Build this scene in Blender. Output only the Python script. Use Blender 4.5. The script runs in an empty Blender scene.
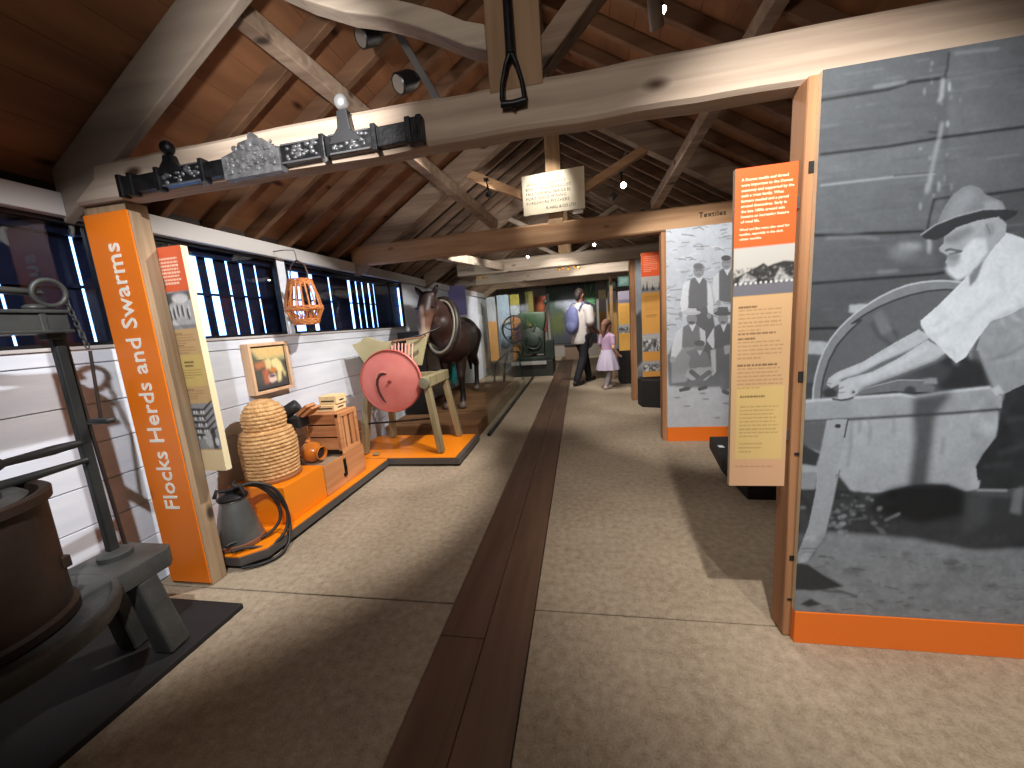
import bpy, bmesh, math, random
import numpy as np
from mathutils import Vector as V, Matrix, Quaternion, noise
random.seed(7)
SC = bpy.context.scene
C = SC.collection
WO = {}            # world origin of every object built

def lin(c, g=1.0):
    o = []
    for v in c:
        v = v / 255.0
        v = v / 12.92 if v <= 0.04045 else ((v + 0.055) / 1.055) ** 2.4
        o.append(min(1.0, v * g))
    return o

def rgba(c, g=1.0):
    return (*lin(c, g), 1.0)

# ---------------------------------------------------------------- materials
def new_mat(name):
    m = bpy.data.materials.new(name)
    m.use_nodes = True
    nt = m.node_tree
    return m, nt, nt.nodes, nt.links, nt.nodes['Principled BSDF']

def mat(name, c, rough=.6, metal=0.0, c2=None, scale=8, stretch=(1, 1, 1), bump=0.0, bscale=None, detail=4, spec=.5, coat=0):
    m, nt, N, L, B = new_mat(name)
    B.inputs['Roughness'].default_value = rough
    B.inputs['Metallic'].default_value = metal
    B.inputs['Specular IOR Level'].default_value = spec
    if coat:
        B.inputs['Coat Weight'].default_value = coat
        B.inputs['Coat Roughness'].default_value = .15
    B.inputs['Base Color'].default_value = rgba(c)
    if c2 is None and not bump:
        return m
    tc = N.new('ShaderNodeTexCoord')
    mp = N.new('ShaderNodeMapping')
    mp.inputs['Scale'].default_value = stretch
    L.new(tc.outputs['Object'], mp.inputs['Vector'])
    if c2 is not None:
        nz = N.new('ShaderNodeTexNoise')
        nz.inputs['Scale'].default_value = scale
        nz.inputs['Detail'].default_value = detail
        L.new(mp.outputs['Vector'], nz.inputs['Vector'])
        r = N.new('ShaderNodeValToRGB')
        r.color_ramp.elements[0].position = .32
        r.color_ramp.elements[1].position = .68
        r.color_ramp.elements[0].color = rgba(c)
        r.color_ramp.elements[1].color = rgba(c2)
        L.new(nz.outputs['Fac'], r.inputs['Fac'])
        L.new(r.outputs['Color'], B.inputs['Base Color'])
    if bump:
        n2 = N.new('ShaderNodeTexNoise')
        n2.inputs['Scale'].default_value = bscale or scale
        n2.inputs['Detail'].default_value = 6
        L.new(mp.outputs['Vector'], n2.inputs['Vector'])
        b = N.new('ShaderNodeBump')
        b.inputs['Strength'].default_value = bump
        b.inputs['Distance'].default_value = .02
        L.new(n2.outputs['Fac'], b.inputs['Height'])
        L.new(b.outputs['Normal'], B.inputs['Normal'])
    return m

def wood(name, dark, light, axis='X', rough=.75, grain=26, knots=True, bump=.25, knot_c=None):
    """Timber: noise stretched along the grain axis, fine grain lines and dark knots."""
    m, nt, N, L, B = new_mat(name)
    B.inputs['Roughness'].default_value = rough
    B.inputs['Specular IOR Level'].default_value = .25
    tc = N.new('ShaderNodeTexCoord')
    def mapped(s_along, s_across):
        mp = N.new('ShaderNodeMapping')
        s = [s_across] * 3
        s['XYZ'.index(axis)] = s_along
        mp.inputs['Scale'].default_value = s
        L.new(tc.outputs['Object'], mp.inputs['Vector'])
        return mp
    a = mapped(1.2, grain)
    n1 = N.new('ShaderNodeTexNoise'); n1.inputs['Scale'].default_value = 1.0; n1.inputs['Detail'].default_value = 5
    n1.inputs['Distortion'].default_value = .6
    L.new(a.outputs['Vector'], n1.inputs['Vector'])
    b2 = mapped(.8, 3.0)
    n2 = N.new('ShaderNodeTexNoise'); n2.inputs['Scale'].default_value = 1.6; n2.inputs['Detail'].default_value = 3
    L.new(b2.outputs['Vector'], n2.inputs['Vector'])
    mx = N.new('ShaderNodeMath'); mx.operation = 'ADD'
    ml = N.new('ShaderNodeMath'); ml.operation = 'MULTIPLY'; ml.inputs[1].default_value = .55
    L.new(n1.outputs['Fac'], ml.inputs[0])
    ml2 = N.new('ShaderNodeMath'); ml2.operation = 'MULTIPLY'; ml2.inputs[1].default_value = .5
    L.new(n2.outputs['Fac'], ml2.inputs[0])
    L.new(ml.outputs[0], mx.inputs[0]); L.new(ml2.outputs[0], mx.inputs[1])
    r = N.new('ShaderNodeValToRGB')
    r.color_ramp.elements[0].position = .36; r.color_ramp.elements[1].position = .66
    r.color_ramp.elements[0].color = rgba(dark); r.color_ramp.elements[1].color = rgba(light)
    L.new(mx.outputs[0], r.inputs['Fac'])
    col = r.outputs['Color']
    if knots:
        k = mapped(2.2, 4.5)
        vo = N.new('ShaderNodeTexVoronoi'); vo.inputs['Scale'].default_value = 1.0
        L.new(k.outputs['Vector'], vo.inputs['Vector'])
        kr = N.new('ShaderNodeValToRGB')
        kr.color_ramp.elements[0].position = .05; kr.color_ramp.elements[1].position = .13
        kr.color_ramp.elements[0].color = (1, 1, 1, 1); kr.color_ramp.elements[1].color = (0, 0, 0, 1)
        L.new(vo.outputs['Distance'], kr.inputs['Fac'])
        mix = N.new('ShaderNodeMix'); mix.data_type = 'RGBA'
        L.new(kr.outputs['Color'], mix.inputs['Factor'])
        L.new(col, mix.inputs[6])
        mix.inputs[7].default_value = rgba(knot_c or [v * .55 for v in dark])
        col = mix.outputs[2]
    L.new(col, B.inputs['Base Color'])
    bp = N.new('ShaderNodeBump'); bp.inputs['Strength'].default_value = bump; bp.inputs['Distance'].default_value = .01
    L.new(n1.outputs['Fac'], bp.inputs['Height'])
    L.new(bp.outputs['Normal'], B.inputs['Normal'])
    return m

def emis(name, c, s):
    m, nt, N, L, B = new_mat(name)
    B.inputs['Emission Color'].default_value = rgba(c)
    B.inputs['Emission Strength'].default_value = s
    B.inputs['Base Color'].default_value = rgba(c)
    return m

def print_mat(name, rough=.45, spec=.35):
    m, nt, N, L, B = new_mat(name)
    B.inputs['Roughness'].default_value = rough
    B.inputs['Specular IOR Level'].default_value = spec
    a = N.new('ShaderNodeVertexColor'); a.layer_name = 'art'
    L.new(a.outputs['Color'], B.inputs['Base Color'])
    return m

# ---------------------------------------------------------------- objects
def tag(o, label=None, cat=None, group=None, kind=None):
    if label: o['label'] = label
    if cat: o['category'] = cat
    if group: o['group'] = group
    if kind: o['kind'] = kind
    return o

def thing(name, label, cat, loc=(0, 0, 0), group=None):
    o = bpy.data.objects.new(name, None)
    o.empty_display_size = .1
    C.objects.link(o); o.location = loc
    WO[o] = V(loc)
    return tag(o, label, cat, group)

class MB:
    def __init__(s):
        s.bm = bmesh.new()
    def _hex(s, pts):
        v = [s.bm.verts.new(p) for p in pts]
        for f in ((0, 1, 2, 3), (7, 6, 5, 4), (0, 4, 5, 1), (1, 5, 6, 2), (2, 6, 7, 3), (3, 7, 4, 0)):
            s.bm.faces.new([v[i] for i in f])
        return v
    def box(s, x0, x1, y0, y1, z0, z1):
        s._hex([(x0, y0, z0), (x0, y1, z0), (x1, y1, z0), (x1, y0, z0), (x0, y0, z1), (x0, y1, z1), (x1, y1, z1), (x1, y0, z1)])
        return s
    def beam(s, p0, p1, w, h, up=(0, 0, 1), w1=None, h1=None):
        p0, p1 = V(p0), V(p1)
        d = (p1 - p0).normalized(); up = V(up)
        side = d.cross(up)
        if side.length < 1e-4: side = d.cross(V((1, 0, 0)))
        side.normalize(); u = side.cross(d).normalized()
        w1 = w1 or w; h1 = h1 or h
        a = [p0 + side * sx * w / 2 + u * sy * h / 2 for sx, sy in ((-1, -1), (1, -1), (1, 1), (-1, 1))]
        b = [p1 + side * sx * w1 / 2 + u * sy * h1 / 2 for sx, sy in ((-1, -1), (1, -1), (1, 1), (-1, 1))]
        s._hex(a + b)
        return s
    def tube(s, pts, r, seg=8, closed=False, flat=1.0, caps=True):
        pts = [V(p) for p in pts]; n = len(pts)
        rr = r if isinstance(r, (list, tuple)) else [r] * n
        rings = []; nrm = None
        for i, p in enumerate(pts):
            if closed: t = pts[(i + 1) % n] - pts[i - 1]
            else: t = pts[min(i + 1, n - 1)] - pts[max(i - 1, 0)]
            t = t.normalized()
            if nrm is None:
                a = V((0, 0, 1)) if abs(t.z) < .9 else V((1, 0, 0))
                nrm = t.cross(a).normalized()
            else:
                nrm = (nrm - t * nrm.dot(t))
                nrm = nrm.normalized() if nrm.length > 1e-6 else t.orthogonal().normalized()
            bi = t.cross(nrm)
            rings.append([s.bm.verts.new(p + nrm * (rr[i] * math.cos(2 * math.pi * k / seg)) + bi * (rr[i] * flat * math.sin(2 * math.pi * k / seg))) for k in range(seg)])
        m = n if closed else n - 1
        for i in range(m):
            a, b = rings[i], rings[(i + 1) % n]
            for k in range(seg):
                s.bm.faces.new((a[k], a[(k + 1) % seg], b[(k + 1) % seg], b[k]))
        if not closed and caps:
            s.bm.faces.new(rings[0][::-1]); s.bm.faces.new(rings[-1])
        return s
    def lathe(s, prof, c=(0, 0, 0), seg=24, axis=(0, 0, 1), rfun=None, caps=True):
        q = V((0, 0, 1)).rotation_difference(V(axis).normalized()); c = V(c); rings = []
        for i, (r, z) in enumerate(prof):
            ring = []
            for k in range(seg):
                a = 2 * math.pi * k / seg
                rad = r if rfun is None else rfun(r, z, a, i)
                ring.append(s.bm.verts.new(c + q @ V((max(rad, 1e-4) * math.cos(a), max(rad, 1e-4) * math.sin(a), z))))
            rings.append(ring)
        for a, b in zip(rings, rings[1:]):
            for k in range(seg):
                s.bm.faces.new((a[k], a[(k + 1) % seg], b[(k + 1) % seg], b[k]))
        if caps:
            s.bm.faces.new(rings[0][::-1]); s.bm.faces.new(rings[-1])
        return s
    def prism(s, poly, o, u, v, d):
        """2-D polygon (u,v) at o, pushed along d."""
        o, u, v, d = V(o), V(u), V(v), V(d)
        a = [s.bm.verts.new(o + u * x + v * y) for x, y in poly]
        b = [s.bm.verts.new(o + u * x + v * y + d) for x, y in poly]
        n = len(poly)
        s.bm.faces.new(a[::-1]); s.bm.faces.new(b)
        for i in range(n):
            s.bm.faces.new((a[i], a[(i + 1) % n], b[(i + 1) % n], b[i]))
        return s
    def ell(s, c, r, seg=16, rings=10, rot=None):
        c = V(c); r = (r, r, r) if not isinstance(r, (tuple, list)) else r
        R = rot.to_matrix() if rot else Matrix.Identity(3)
        top = s.bm.verts.new(c + R @ V((0, 0, r[2]))); bot = s.bm.verts.new(c + R @ V((0, 0, -r[2]))); rs = []
        for i in range(1, rings):
            t = math.pi * i / rings
            rs.append([s.bm.verts.new(c + R @ V((r[0] * math.sin(t) * math.cos(2 * math.pi * k / seg), r[1] * math.sin(t) * math.sin(2 * math.pi * k / seg), r[2] * math.cos(t)))) for k in range(seg)])
        for k in range(seg):
            s.bm.faces.new((top, rs[0][k], rs[0][(k + 1) % seg])); s.bm.faces.new((bot, rs[-1][(k + 1) % seg], rs[-1][k]))
        for a, b in zip(rs, rs[1:]):
            for k in range(seg):
                s.bm.faces.new((a[k], b[k], b[(k + 1) % seg], a[(k + 1) % seg]))
        return s
    def capsule(s, p0, p1, r0, r1, seg=14):
        p0, p1 = V(p0), V(p1); d = p1 - p0; n = 4
        L = d.length; t = d.normalized(); pts = []; rr = []
        for i in range(n + 1):
            a = math.pi / 2 * (1 - i / n); pts.append(p0 - t * r0 * math.sin(a)); rr.append(max(r0 * math.cos(a), r0 * .08))
        for i in range(n + 1):
            a = math.pi / 2 * (i / n); pts.append(p1 + t * r1 * math.sin(a)); rr.append(max(r1 * math.cos(a), r1 * .08))
        return s.tube(pts, rr, seg)
    def disp(s, amt, scale, seed=0.0, axis=None):
        for v in s.bm.verts:
            n = noise.noise_vector(v.co * scale + V((seed, seed * 1.7, seed * .3)))
            v.co += V(n) * amt
        return s
    def cut(s, length, n):
        """slice everything into short bits along the longest axis, so that disp can bend it"""
        es = [e for e in s.bm.edges if e.calc_length() > length]
        if es: bmesh.ops.subdivide_edges(s.bm, edges=es, cuts=n, use_grid_fill=True)
        return s
    def build(s, name, m, parent=None, origin=None, smooth=None, bevel=0, bseg=2, kind=None, weld=False):
        bm = s.bm
        if weld: bmesh.ops.remove_doubles(bm, verts=bm.verts, dist=weld)
        bmesh.ops.recalc_face_normals(bm, faces=bm.faces)
        if bevel:
            bmesh.ops.bevel(bm, geom=[e for e in bm.edges if len(e.link_faces) == 2 and e.calc_face_angle(0) > .5], offset=bevel, segments=bseg, affect='EDGES', profile=.5)
        if parent is not None: org = WO[parent]
        elif origin == 'base':
            xs = [v.co for v in bm.verts]
            mn = V((min(v.x for v in xs), min(v.y for v in xs), min(v.z for v in xs))); mx = V((max(v.x for v in xs), max(v.y for v in xs), 0))
            org = V(((mn.x + mx.x) / 2, (mn.y + mx.y) / 2, mn.z))
        else: org = V(origin) if origin else V((0, 0, 0))
        for v in bm.verts: v.co -= org
        me = bpy.data.meshes.new(name); bm.to_mesh(me); bm.free()
        return link(name, me, m, parent, org, smooth, kind)

def link(name, me, m, parent, org, smooth=None, kind=None):
    o = bpy.data.objects.new(name, me); C.objects.link(o)
    if m is not None:
        for x in (m if isinstance(m, (list, tuple)) else [m]): me.materials.append(x)
    if smooth is not None:
        me.shade_smooth()
        me.set_sharp_from_angle(angle=math.radians(smooth))
    if parent is not None:
        o.parent = parent
    else: o.location = org
    WO[o] = V(org)
    if kind: o['kind'] = kind
    return o

def solid(name, mb, m, label, cat, group=None, **k):
    """a thing that is one mesh"""
    k.setdefault('origin', 'base')
    return tag(mb.build(name, m, **k), label, cat, group)

def copy_tree(o, delta, label=None, group=None):
    d = V(delta)
    def rec(x, par):
        c = x.copy(); C.objects.link(c)
        if par is not None: c.parent = par
        WO[c] = WO[x] + d
        for ch in [h for h in KIDS.get(x, [])]: rec(ch, c)
        return c
    KIDS = {}
    for x in list(WO):
        if x.parent is not None: KIDS.setdefault(x.parent, []).append(x)
    r = rec(o, None); r.location = o.location + d
    if label: r['label'] = label
    if group: r['group'] = group
    return r

def fused(mb, voxel, smooth_it=4):
    """melt overlapping volumes into one continuous skin"""
    me = bpy.data.meshes.new('tmp'); bmesh.ops.recalc_face_normals(mb.bm, faces=mb.bm.faces); mb.bm.to_mesh(me); mb.bm.free()
    o = bpy.data.objects.new('tmp', me); C.objects.link(o)
    r = o.modifiers.new('r', 'REMESH'); r.mode = 'VOXEL'; r.voxel_size = voxel
    sm = o.modifiers.new('s', 'SMOOTH'); sm.iterations = smooth_it; sm.factor = .5
    dg = bpy.context.evaluated_depsgraph_get()
    me2 = bpy.data.meshes.new_from_object(o.evaluated_get(dg))
    bpy.data.objects.remove(o); bpy.data.meshes.remove(me)
    return me2

def mesh_obj(name, me, m, parent, smooth=60):
    org = WO[parent]
    me.transform(Matrix.Translation(-org))
    return link(name, me, m, parent, org, smooth)

def letters(txt, size, o, u, v, m, name, parent=None, depth=.0015, align='LEFT', label=None, cat=None, shear=0, space=1.0, line=1.0, bold=0):
    """raised lettering: text x axis along u, text up along v"""
    cu = bpy.data.curves.new('t', 'FONT'); cu.body = txt; cu.size = size; cu.extrude = depth / 2; cu.align_x = align
    cu.shear = shear; cu.space_character = space; cu.space_line = line; cu.offset = bold; cu.resolution_u = 2
    t = bpy.data.objects.new('t', cu); C.objects.link(t)
    dg = bpy.context.evaluated_depsgraph_get()
    me = bpy.data.meshes.new_from_object(t.evaluated_get(dg))
    bpy.data.objects.remove(t)
    u, v = V(u).normalized(), V(v).normalized(); w = u.cross(v)
    M4 = Matrix(((u.x, v.x, w.x, o[0]), (u.y, v.y, w.y, o[1]), (u.z, v.z, w.z, o[2]), (0, 0, 0, 1)))
    me.transform(M4)
    org = WO[parent] if parent is not None else V(o)
    me.transform(Matrix.Translation(-org)); me.materials.clear()
    return link(name, me, m, parent, org)

# ---------------------------------------------------------------- printed artwork
class Art:
    """a small painter for flat printed pictures; w x h cells over the box (u0,v0)-(u1,v1), v downwards"""
    def __init__(s, u0, v0, u1, v1, w, h, c):
        s.b = (u0, v0, u1, v1); s.w, s.h = w, h
        s.a = np.empty((h, w, 3)); s.a[:] = lin(c)
        uu = u0 + (np.arange(w) + .5) / w * (u1 - u0); vv = v0 + (np.arange(h) + .5) / h * (v1 - v0)
        s.U, s.Vv = np.meshgrid(uu, vv)
        s.rng = np.random.default_rng(3)
    def _c(s, c):
        return np.array(lin((c, c, c) if not isinstance(c, (tuple, list)) else c))
    def _blur(s, m, n):
        for _ in range(2):
            for ax in (0, 1):
                k = n
                p = np.pad(m, [(k, k) if i == ax else (0, 0) for i in (0, 1)], mode='edge')
                cs = np.cumsum(p, axis=ax); z = np.zeros_like(np.take(cs, [0], axis=ax)); cs = np.concatenate([z, cs], axis=ax)
                L = m.shape[ax]
                m = (np.take(cs, range(2 * k + 1, 2 * k + 1 + L), axis=ax) - np.take(cs, range(0, L), axis=ax)) / (2 * k + 1)
        return m
    def _mix(s, m, c, al, soft):
        if soft: m = s._blur(m, soft)
        m = (m * al)[..., None]
        s.a = s.a * (1 - m) + s._c(c) * m
    def poly(s, pts, c, al=1.0, soft=0, mottle=0):
        m = np.zeros((s.h, s.w), bool); n = len(pts)
        for i in range(n):
            x1, y1 = pts[i]; x2, y2 = pts[(i + 1) % n]
            if y1 == y2: continue
            cond = (s.Vv >= min(y1, y2)) & (s.Vv < max(y1, y2))
            m ^= cond & (s.U < x1 + (s.Vv - y1) / (y2 - y1) * (x2 - x1))
        m = m.astype(float)
        if mottle: m2 = m * (1 - mottle * np.clip(s.noise(6, 4), 0, 1)); m = m2
        s._mix(m, c, al, soft); return s
    def _win(s, x0, y0, x1, y1, pad):
        u0, v0, u1, v1 = s.b
        fx = s.w / (u1 - u0); fy = s.h / (v1 - v0)
        a, b = sorted(((x0 - u0) * fx, (x1 - u0) * fx)); c, d = sorted(((y0 - v0) * fy, (y1 - v0) * fy))
        return slice(int(max(0, min(s.h, c - pad))), int(max(0, min(s.h, d + pad + 2)))), slice(int(max(0, min(s.w, a - pad))), int(max(0, min(s.w, b + pad + 2))))
    def _mixw(s, w, m, c, al, soft):
        if m.size == 0: return
        if soft: m = s._blur(m, soft)
        m = (m * al)[..., None]
        s.a[w] = s.a[w] * (1 - m) + s._c(c) * m
    def line(s, pts, wd, c, al=1.0, soft=0):
        cell = abs(s.b[2] - s.b[0]) / s.w
        xs = [p[0] for p in pts]; ys = [p[1] for p in pts]
        w = s._win(min(xs) - wd, min(ys) - wd, max(xs) + wd, max(ys) + wd, 3 + 3 * soft)
        U, W = s.U[w], s.Vv[w]; m = np.zeros(U.shape)
        for (x1, y1), (x2, y2) in zip(pts, pts[1:]):
            dx, dy = x2 - x1, y2 - y1; l2 = dx * dx + dy * dy + 1e-9
            t = np.clip(((U - x1) * dx + (W - y1) * dy) / l2, 0, 1)
            m = np.maximum(m, np.clip((wd / 2 - np.hypot(U - x1 - t * dx, W - y1 - t * dy)) / cell + .5, 0, 1))
        s._mixw(w, m, c, al, soft); return s
    def ell(s, cx, cy, rx, ry, c, al=1.0, soft=0):
        w = s._win(cx - rx, cy - ry, cx + rx, cy + ry, 3 + 3 * soft)
        s._mixw(w, (((s.U[w] - cx) / rx) ** 2 + ((s.Vv[w] - cy) / ry) ** 2 < 1).astype(float), c, al, soft); return s
    def rect(s, x0, y0, x1, y1, c, al=1.0, soft=0):
        w = s._win(x0, y0, x1, y1, 3 + 3 * soft)
        s._mixw(w, ((s.U[w] >= x0) & (s.U[w] < x1) & (s.Vv[w] >= y0) & (s.Vv[w] < y1)).astype(float), c, al, soft); return s
    def noise(s, nx, ny):
        """smooth value noise in -1..1 with nx by ny lumps"""
        g = s.rng.uniform(-1, 1, (ny + 2, nx + 2))
        x = np.linspace(0, nx, s.w); y = np.linspace(0, ny, s.h)
        xi, yi = x.astype(int), y.astype(int); fx, fy = x - xi, y - yi
        fx = fx * fx * (3 - 2 * fx); fy = fy * fy * (3 - 2 * fy)
        a = g[np.ix_(yi, xi)]; b = g[np.ix_(yi, xi + 1)]; c = g[np.ix_(yi + 1, xi)]; d = g[np.ix_(yi + 1, xi + 1)]
        return (a * (1 - fx) + b * fx) * (1 - fy[:, None]) + (c * (1 - fx) + d * fx) * fy[:, None]
    def mott(s, nx, ny, amt, box=None):
        n = s.noise(nx, ny) * .6 + s.noise(nx * 2, ny * 2) * .4
        if box: n = n * ((s.U >= box[0]) & (s.Vv >= box[1]) & (s.U < box[2]) & (s.Vv < box[3]))
        s.a = np.clip(s.a * (1 + amt * n[..., None]), 0, 1); return s
    def text_lines(s, x0, x1, y0, dy, n, c, wd=.35, al=.6, last=.5):
        for i in range(n):
            xe = x1 if i < n - 1 else x0 + (x1 - x0) * last
            xe -= s.rng.uniform(0, .12) * (x1 - x0) if i < n - 1 else 0
            x = x0
            while x < xe - .01 * (x1 - x0):
                w = s.rng.uniform(.05, .16) * (x1 - x0)
                s.rect(x, y0 + i * dy, min(x + w, xe), y0 + i * dy + dy * wd, c, al)
                x += w + .022 * (x1 - x0)
        return s
    def sample(s, u, v):
        u0, v0, u1, v1 = s.b
        x = np.clip((u - u0) / (u1 - u0) * s.w - .5, 0, s.w - 1.001); y = np.clip((v - v0) / (v1 - v0) * s.h - .5, 0, s.h - 1.001)
        xi, yi = x.astype(int), y.astype(int); fx, fy = (x - xi)[..., None], (y - yi)[..., None]
        return (s.a[yi, xi] * (1 - fx) + s.a[yi, xi + 1] * fx) * (1 - fy) + (s.a[yi + 1, xi] * (1 - fx) + s.a[yi + 1, xi + 1] * fx) * fy

def print_sheet(name, o, u, v, w, h, nx, nz, colour, m, parent, thick=.0015):
    """a printed sheet: grid of nx by nz over w x h, lower left corner o, colour(s,t) -> linear rgb, t from the top"""
    o, u, v = np.array(o, float), np.array(u, float), np.array(v, float)
    n = np.cross(u, v)
    S, T = np.meshgrid(np.linspace(0, 1, nx + 1), np.linspace(0, 1, nz + 1))
    P = o + S[..., None] * u * w + (1 - T[..., None]) * v * h
    org = np.array(WO[parent])
    co = (P - org).reshape(-1, 3)
    i = np.arange((nx + 1) * (nz + 1)).reshape(nz + 1, nx + 1)
    f = np.stack([i[1:, :-1], i[1:, 1:], i[:-1, 1:], i[:-1, :-1]], -1).reshape(-1, 4)
    me = bpy.data.meshes.new(name)
    # a rim that folds back, so that the sheet has thickness
    rim = np.concatenate([i[0, :], i[1:, -1], i[-1, -2::-1], i[-2:0:-1, 0]])
    back = co[rim] - n * thick
    nb = len(co); k = len(rim)
    rf = [[rim[j], rim[(j + 1) % k], nb + (j + 1) % k, nb + j] for j in range(k)]
    me.from_pydata(np.concatenate([co, back]).tolist(), [], f.tolist() + [[int(q) for q in r] for r in rf])
    col = np.array(colour(S, T)).reshape(-1, 3)
    col = np.concatenate([col, col[rim]])
    at = me.color_attributes.new('art', 'FLOAT_COLOR', 'POINT')
    at.data.foreach_set('color', np.concatenate([col, np.ones((len(col), 1))], 1).astype(np.float32).ravel())
    return link(name, me, m, parent, V(org))
# ================================================================ MATERIALS
oak_x = wood('rough oak along the beam', (112, 90, 74), (160, 138, 118), 'X', grain=22)
oak_z = wood('rough oak upright', (120, 94, 70), (172, 146, 116), 'Z', grain=24)
oak_y = wood('rough oak lengthwise', (112, 88, 68), (168, 143, 116), 'Y', grain=22)
oak_pale = wood('bleached oak', (152, 136, 120), (196, 180, 162), 'X', grain=20)
pine_x = wood('pine along the beam', (150, 112, 80), (190, 152, 116), 'X', grain=18, knot_c=(92, 50, 30))
pine_z = wood('pine upright', (142, 100, 68), (176, 130, 94), 'Z', grain=22, knot_c=(60, 34, 20))
pine_dz = wood('pine upright dull', (138, 108, 78), (176, 146, 112), 'Z', grain=22, knot_c=(80, 50, 30))
rafter_m = wood('rafter timber', (104, 84, 70), (146, 120, 100), 'X', grain=16, knots=False)
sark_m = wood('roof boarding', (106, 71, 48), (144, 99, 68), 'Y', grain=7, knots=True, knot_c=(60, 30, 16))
sark_dark = wood('dark roof boarding', (40, 33, 29), (58, 47, 40), 'Y', grain=7, knots=False)  # far bays and eaves in a darker brown than the near boarding
white_board = mat('white painted boards', (206, 211, 222), .5, c2=(220, 224, 232), scale=5, stretch=(1, .5, 3), bump=.05, bscale=30)
white_trim = mat('pale grey painted trim', (186, 182, 180), .5)
dark_wall = mat('dark wall', (48, 44, 42), .8)
black_paint = mat('black paint', (14, 14, 16), .45)
black_board = mat('black board', (20, 18, 19), .75, c2=(30, 26, 26), scale=4)
grey_trim = mat('grey metal trim', (92, 88, 86), .45, metal=.3)
orange_gloss = mat('orange painted board', (243, 136, 18), .35)
orange_sign = mat('orange sign face', (238, 122, 14), .4)
orange_skirt = mat('orange skirting', (236, 118, 34), .45)
floor_wood = wood('dark floor boards', (84, 61, 47), (110, 82, 64), 'Y', rough=.42, grain=20, knots=False, bump=.08)
white_ink = mat('white lettering', (248, 240, 226), .5)
black_ink = mat('dark lettering', (40, 36, 30), .6)
cream_ink = mat('pale lettering', (255, 226, 200), .5)
iron = mat('black iron', (30, 30, 32), .42, metal=.7, c2=(48, 48, 50), scale=20, bump=.2)
grey_iron = mat('grey painted iron', (58, 58, 56), .5, metal=.2, c2=(80, 80, 76), scale=6, bump=.25, bscale=18)
dark_iron = mat('dark grey iron', (40, 40, 40), .45, metal=.3, c2=(56, 56, 54), scale=8, bump=.15)
rust_iron = mat('rusty brown iron', (40, 30, 25), .55, metal=.2, c2=(58, 41, 31), scale=5, bump=.2, bscale=14)
print_m = print_mat('printed panel')
canvas_m = print_mat('painted canvas', .5)

def carpet_mat():
    m, nt, N, L, B = new_mat('coir matting')
    B.inputs['Roughness'].default_value = .95; B.inputs['Specular IOR Level'].default_value = .1
    tc = N.new('ShaderNodeTexCoord')
    big = N.new('ShaderNodeTexNoise'); big.inputs['Scale'].default_value = 2.2; big.inputs['Detail'].default_value = 6
    fine = N.new('ShaderNodeTexNoise'); fine.inputs['Scale'].default_value = 130; fine.inputs['Detail'].default_value = 4
    mid = N.new('ShaderNodeTexNoise'); mid.inputs['Scale'].default_value = 28; mid.inputs['Detail'].default_value = 4
    for n in (big, fine, mid): L.new(tc.outputs['Object'], n.inputs['Vector'])
    a = N.new('ShaderNodeMath'); a.operation = 'MULTIPLY_ADD'; a.inputs[1].default_value = .5
    b = N.new('ShaderNodeMath'); b.operation = 'MULTIPLY_ADD'; b.inputs[1].default_value = .6
    L.new(fine.outputs['Fac'], a.inputs[0])
    sc = N.new('ShaderNodeMath'); sc.operation = 'MULTIPLY'; sc.inputs[1].default_value = .35
    L.new(big.outputs['Fac'], sc.inputs[0]); L.new(sc.outputs[0], a.inputs[2])
    L.new(mid.outputs['Fac'], b.inputs[0]); L.new(a.outputs[0], b.inputs[2])
    r = N.new('ShaderNodeValToRGB')
    r.color_ramp.elements[0].position = .5; r.color_ramp.elements[1].position = .95
    r.color_ramp.elements[0].color = rgba((134, 117, 98)); r.color_ramp.elements[1].color = rgba((180, 164, 142))
    L.new(b.outputs[0], r.inputs['Fac']); L.new(r.outputs['Color'], B.inputs['Base Color'])
    bp = N.new('ShaderNodeBump'); bp.inputs['Strength'].default_value = .6; bp.inputs['Distance'].default_value = .006
    L.new(b.outputs[0], bp.inputs['Height']); L.new(bp.outputs['Normal'], B.inputs['Normal'])
    return m
carpet = carpet_mat()

# ================================================================ SETTING
XL, XR, YF, YB = -2.40, 2.02, -1.6, 13.0
RX = -.19                                     # ridge line
SL = .616                                     # roof slope
def under(x): return 2.175 + SL * (1.773 - abs(x - RX))     # underside of the principal rafters

fl = MB().box(XL - .1, XR + .1, YF, YB, -.08, -.012).build('floor', mat('sub floor', (30, 26, 24), .9), kind='structure')
for x0, x1, cuts in ((XL, -.648, (YF, 1.52, 3.93, 6.35, 8.8, YB)), (-.258, XR, (YF, 1.515, 3.93, 6.35, 8.8, YB))):
    for a, b in zip(cuts, cuts[1:]):
        MB().box(x0, x1, a + .003, b - .003, -.012, 0).build('carpet', carpet, fl, bevel=.003, bseg=1)
for x0, x1, cuts in ((-.646, -.452, (YF, 1.335, 4.4, 7.5, 10.6, YB)), (-.449, -.262, (YF, 3.05, 6.1, 9.2, YB))):
    for a, b in zip(cuts, cuts[1:]):
        MB().box(x0, x1, a + .001, b - .001, -.012, .001).build('floor_board', floor_wood, fl, bevel=.002, bseg=1)

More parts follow.
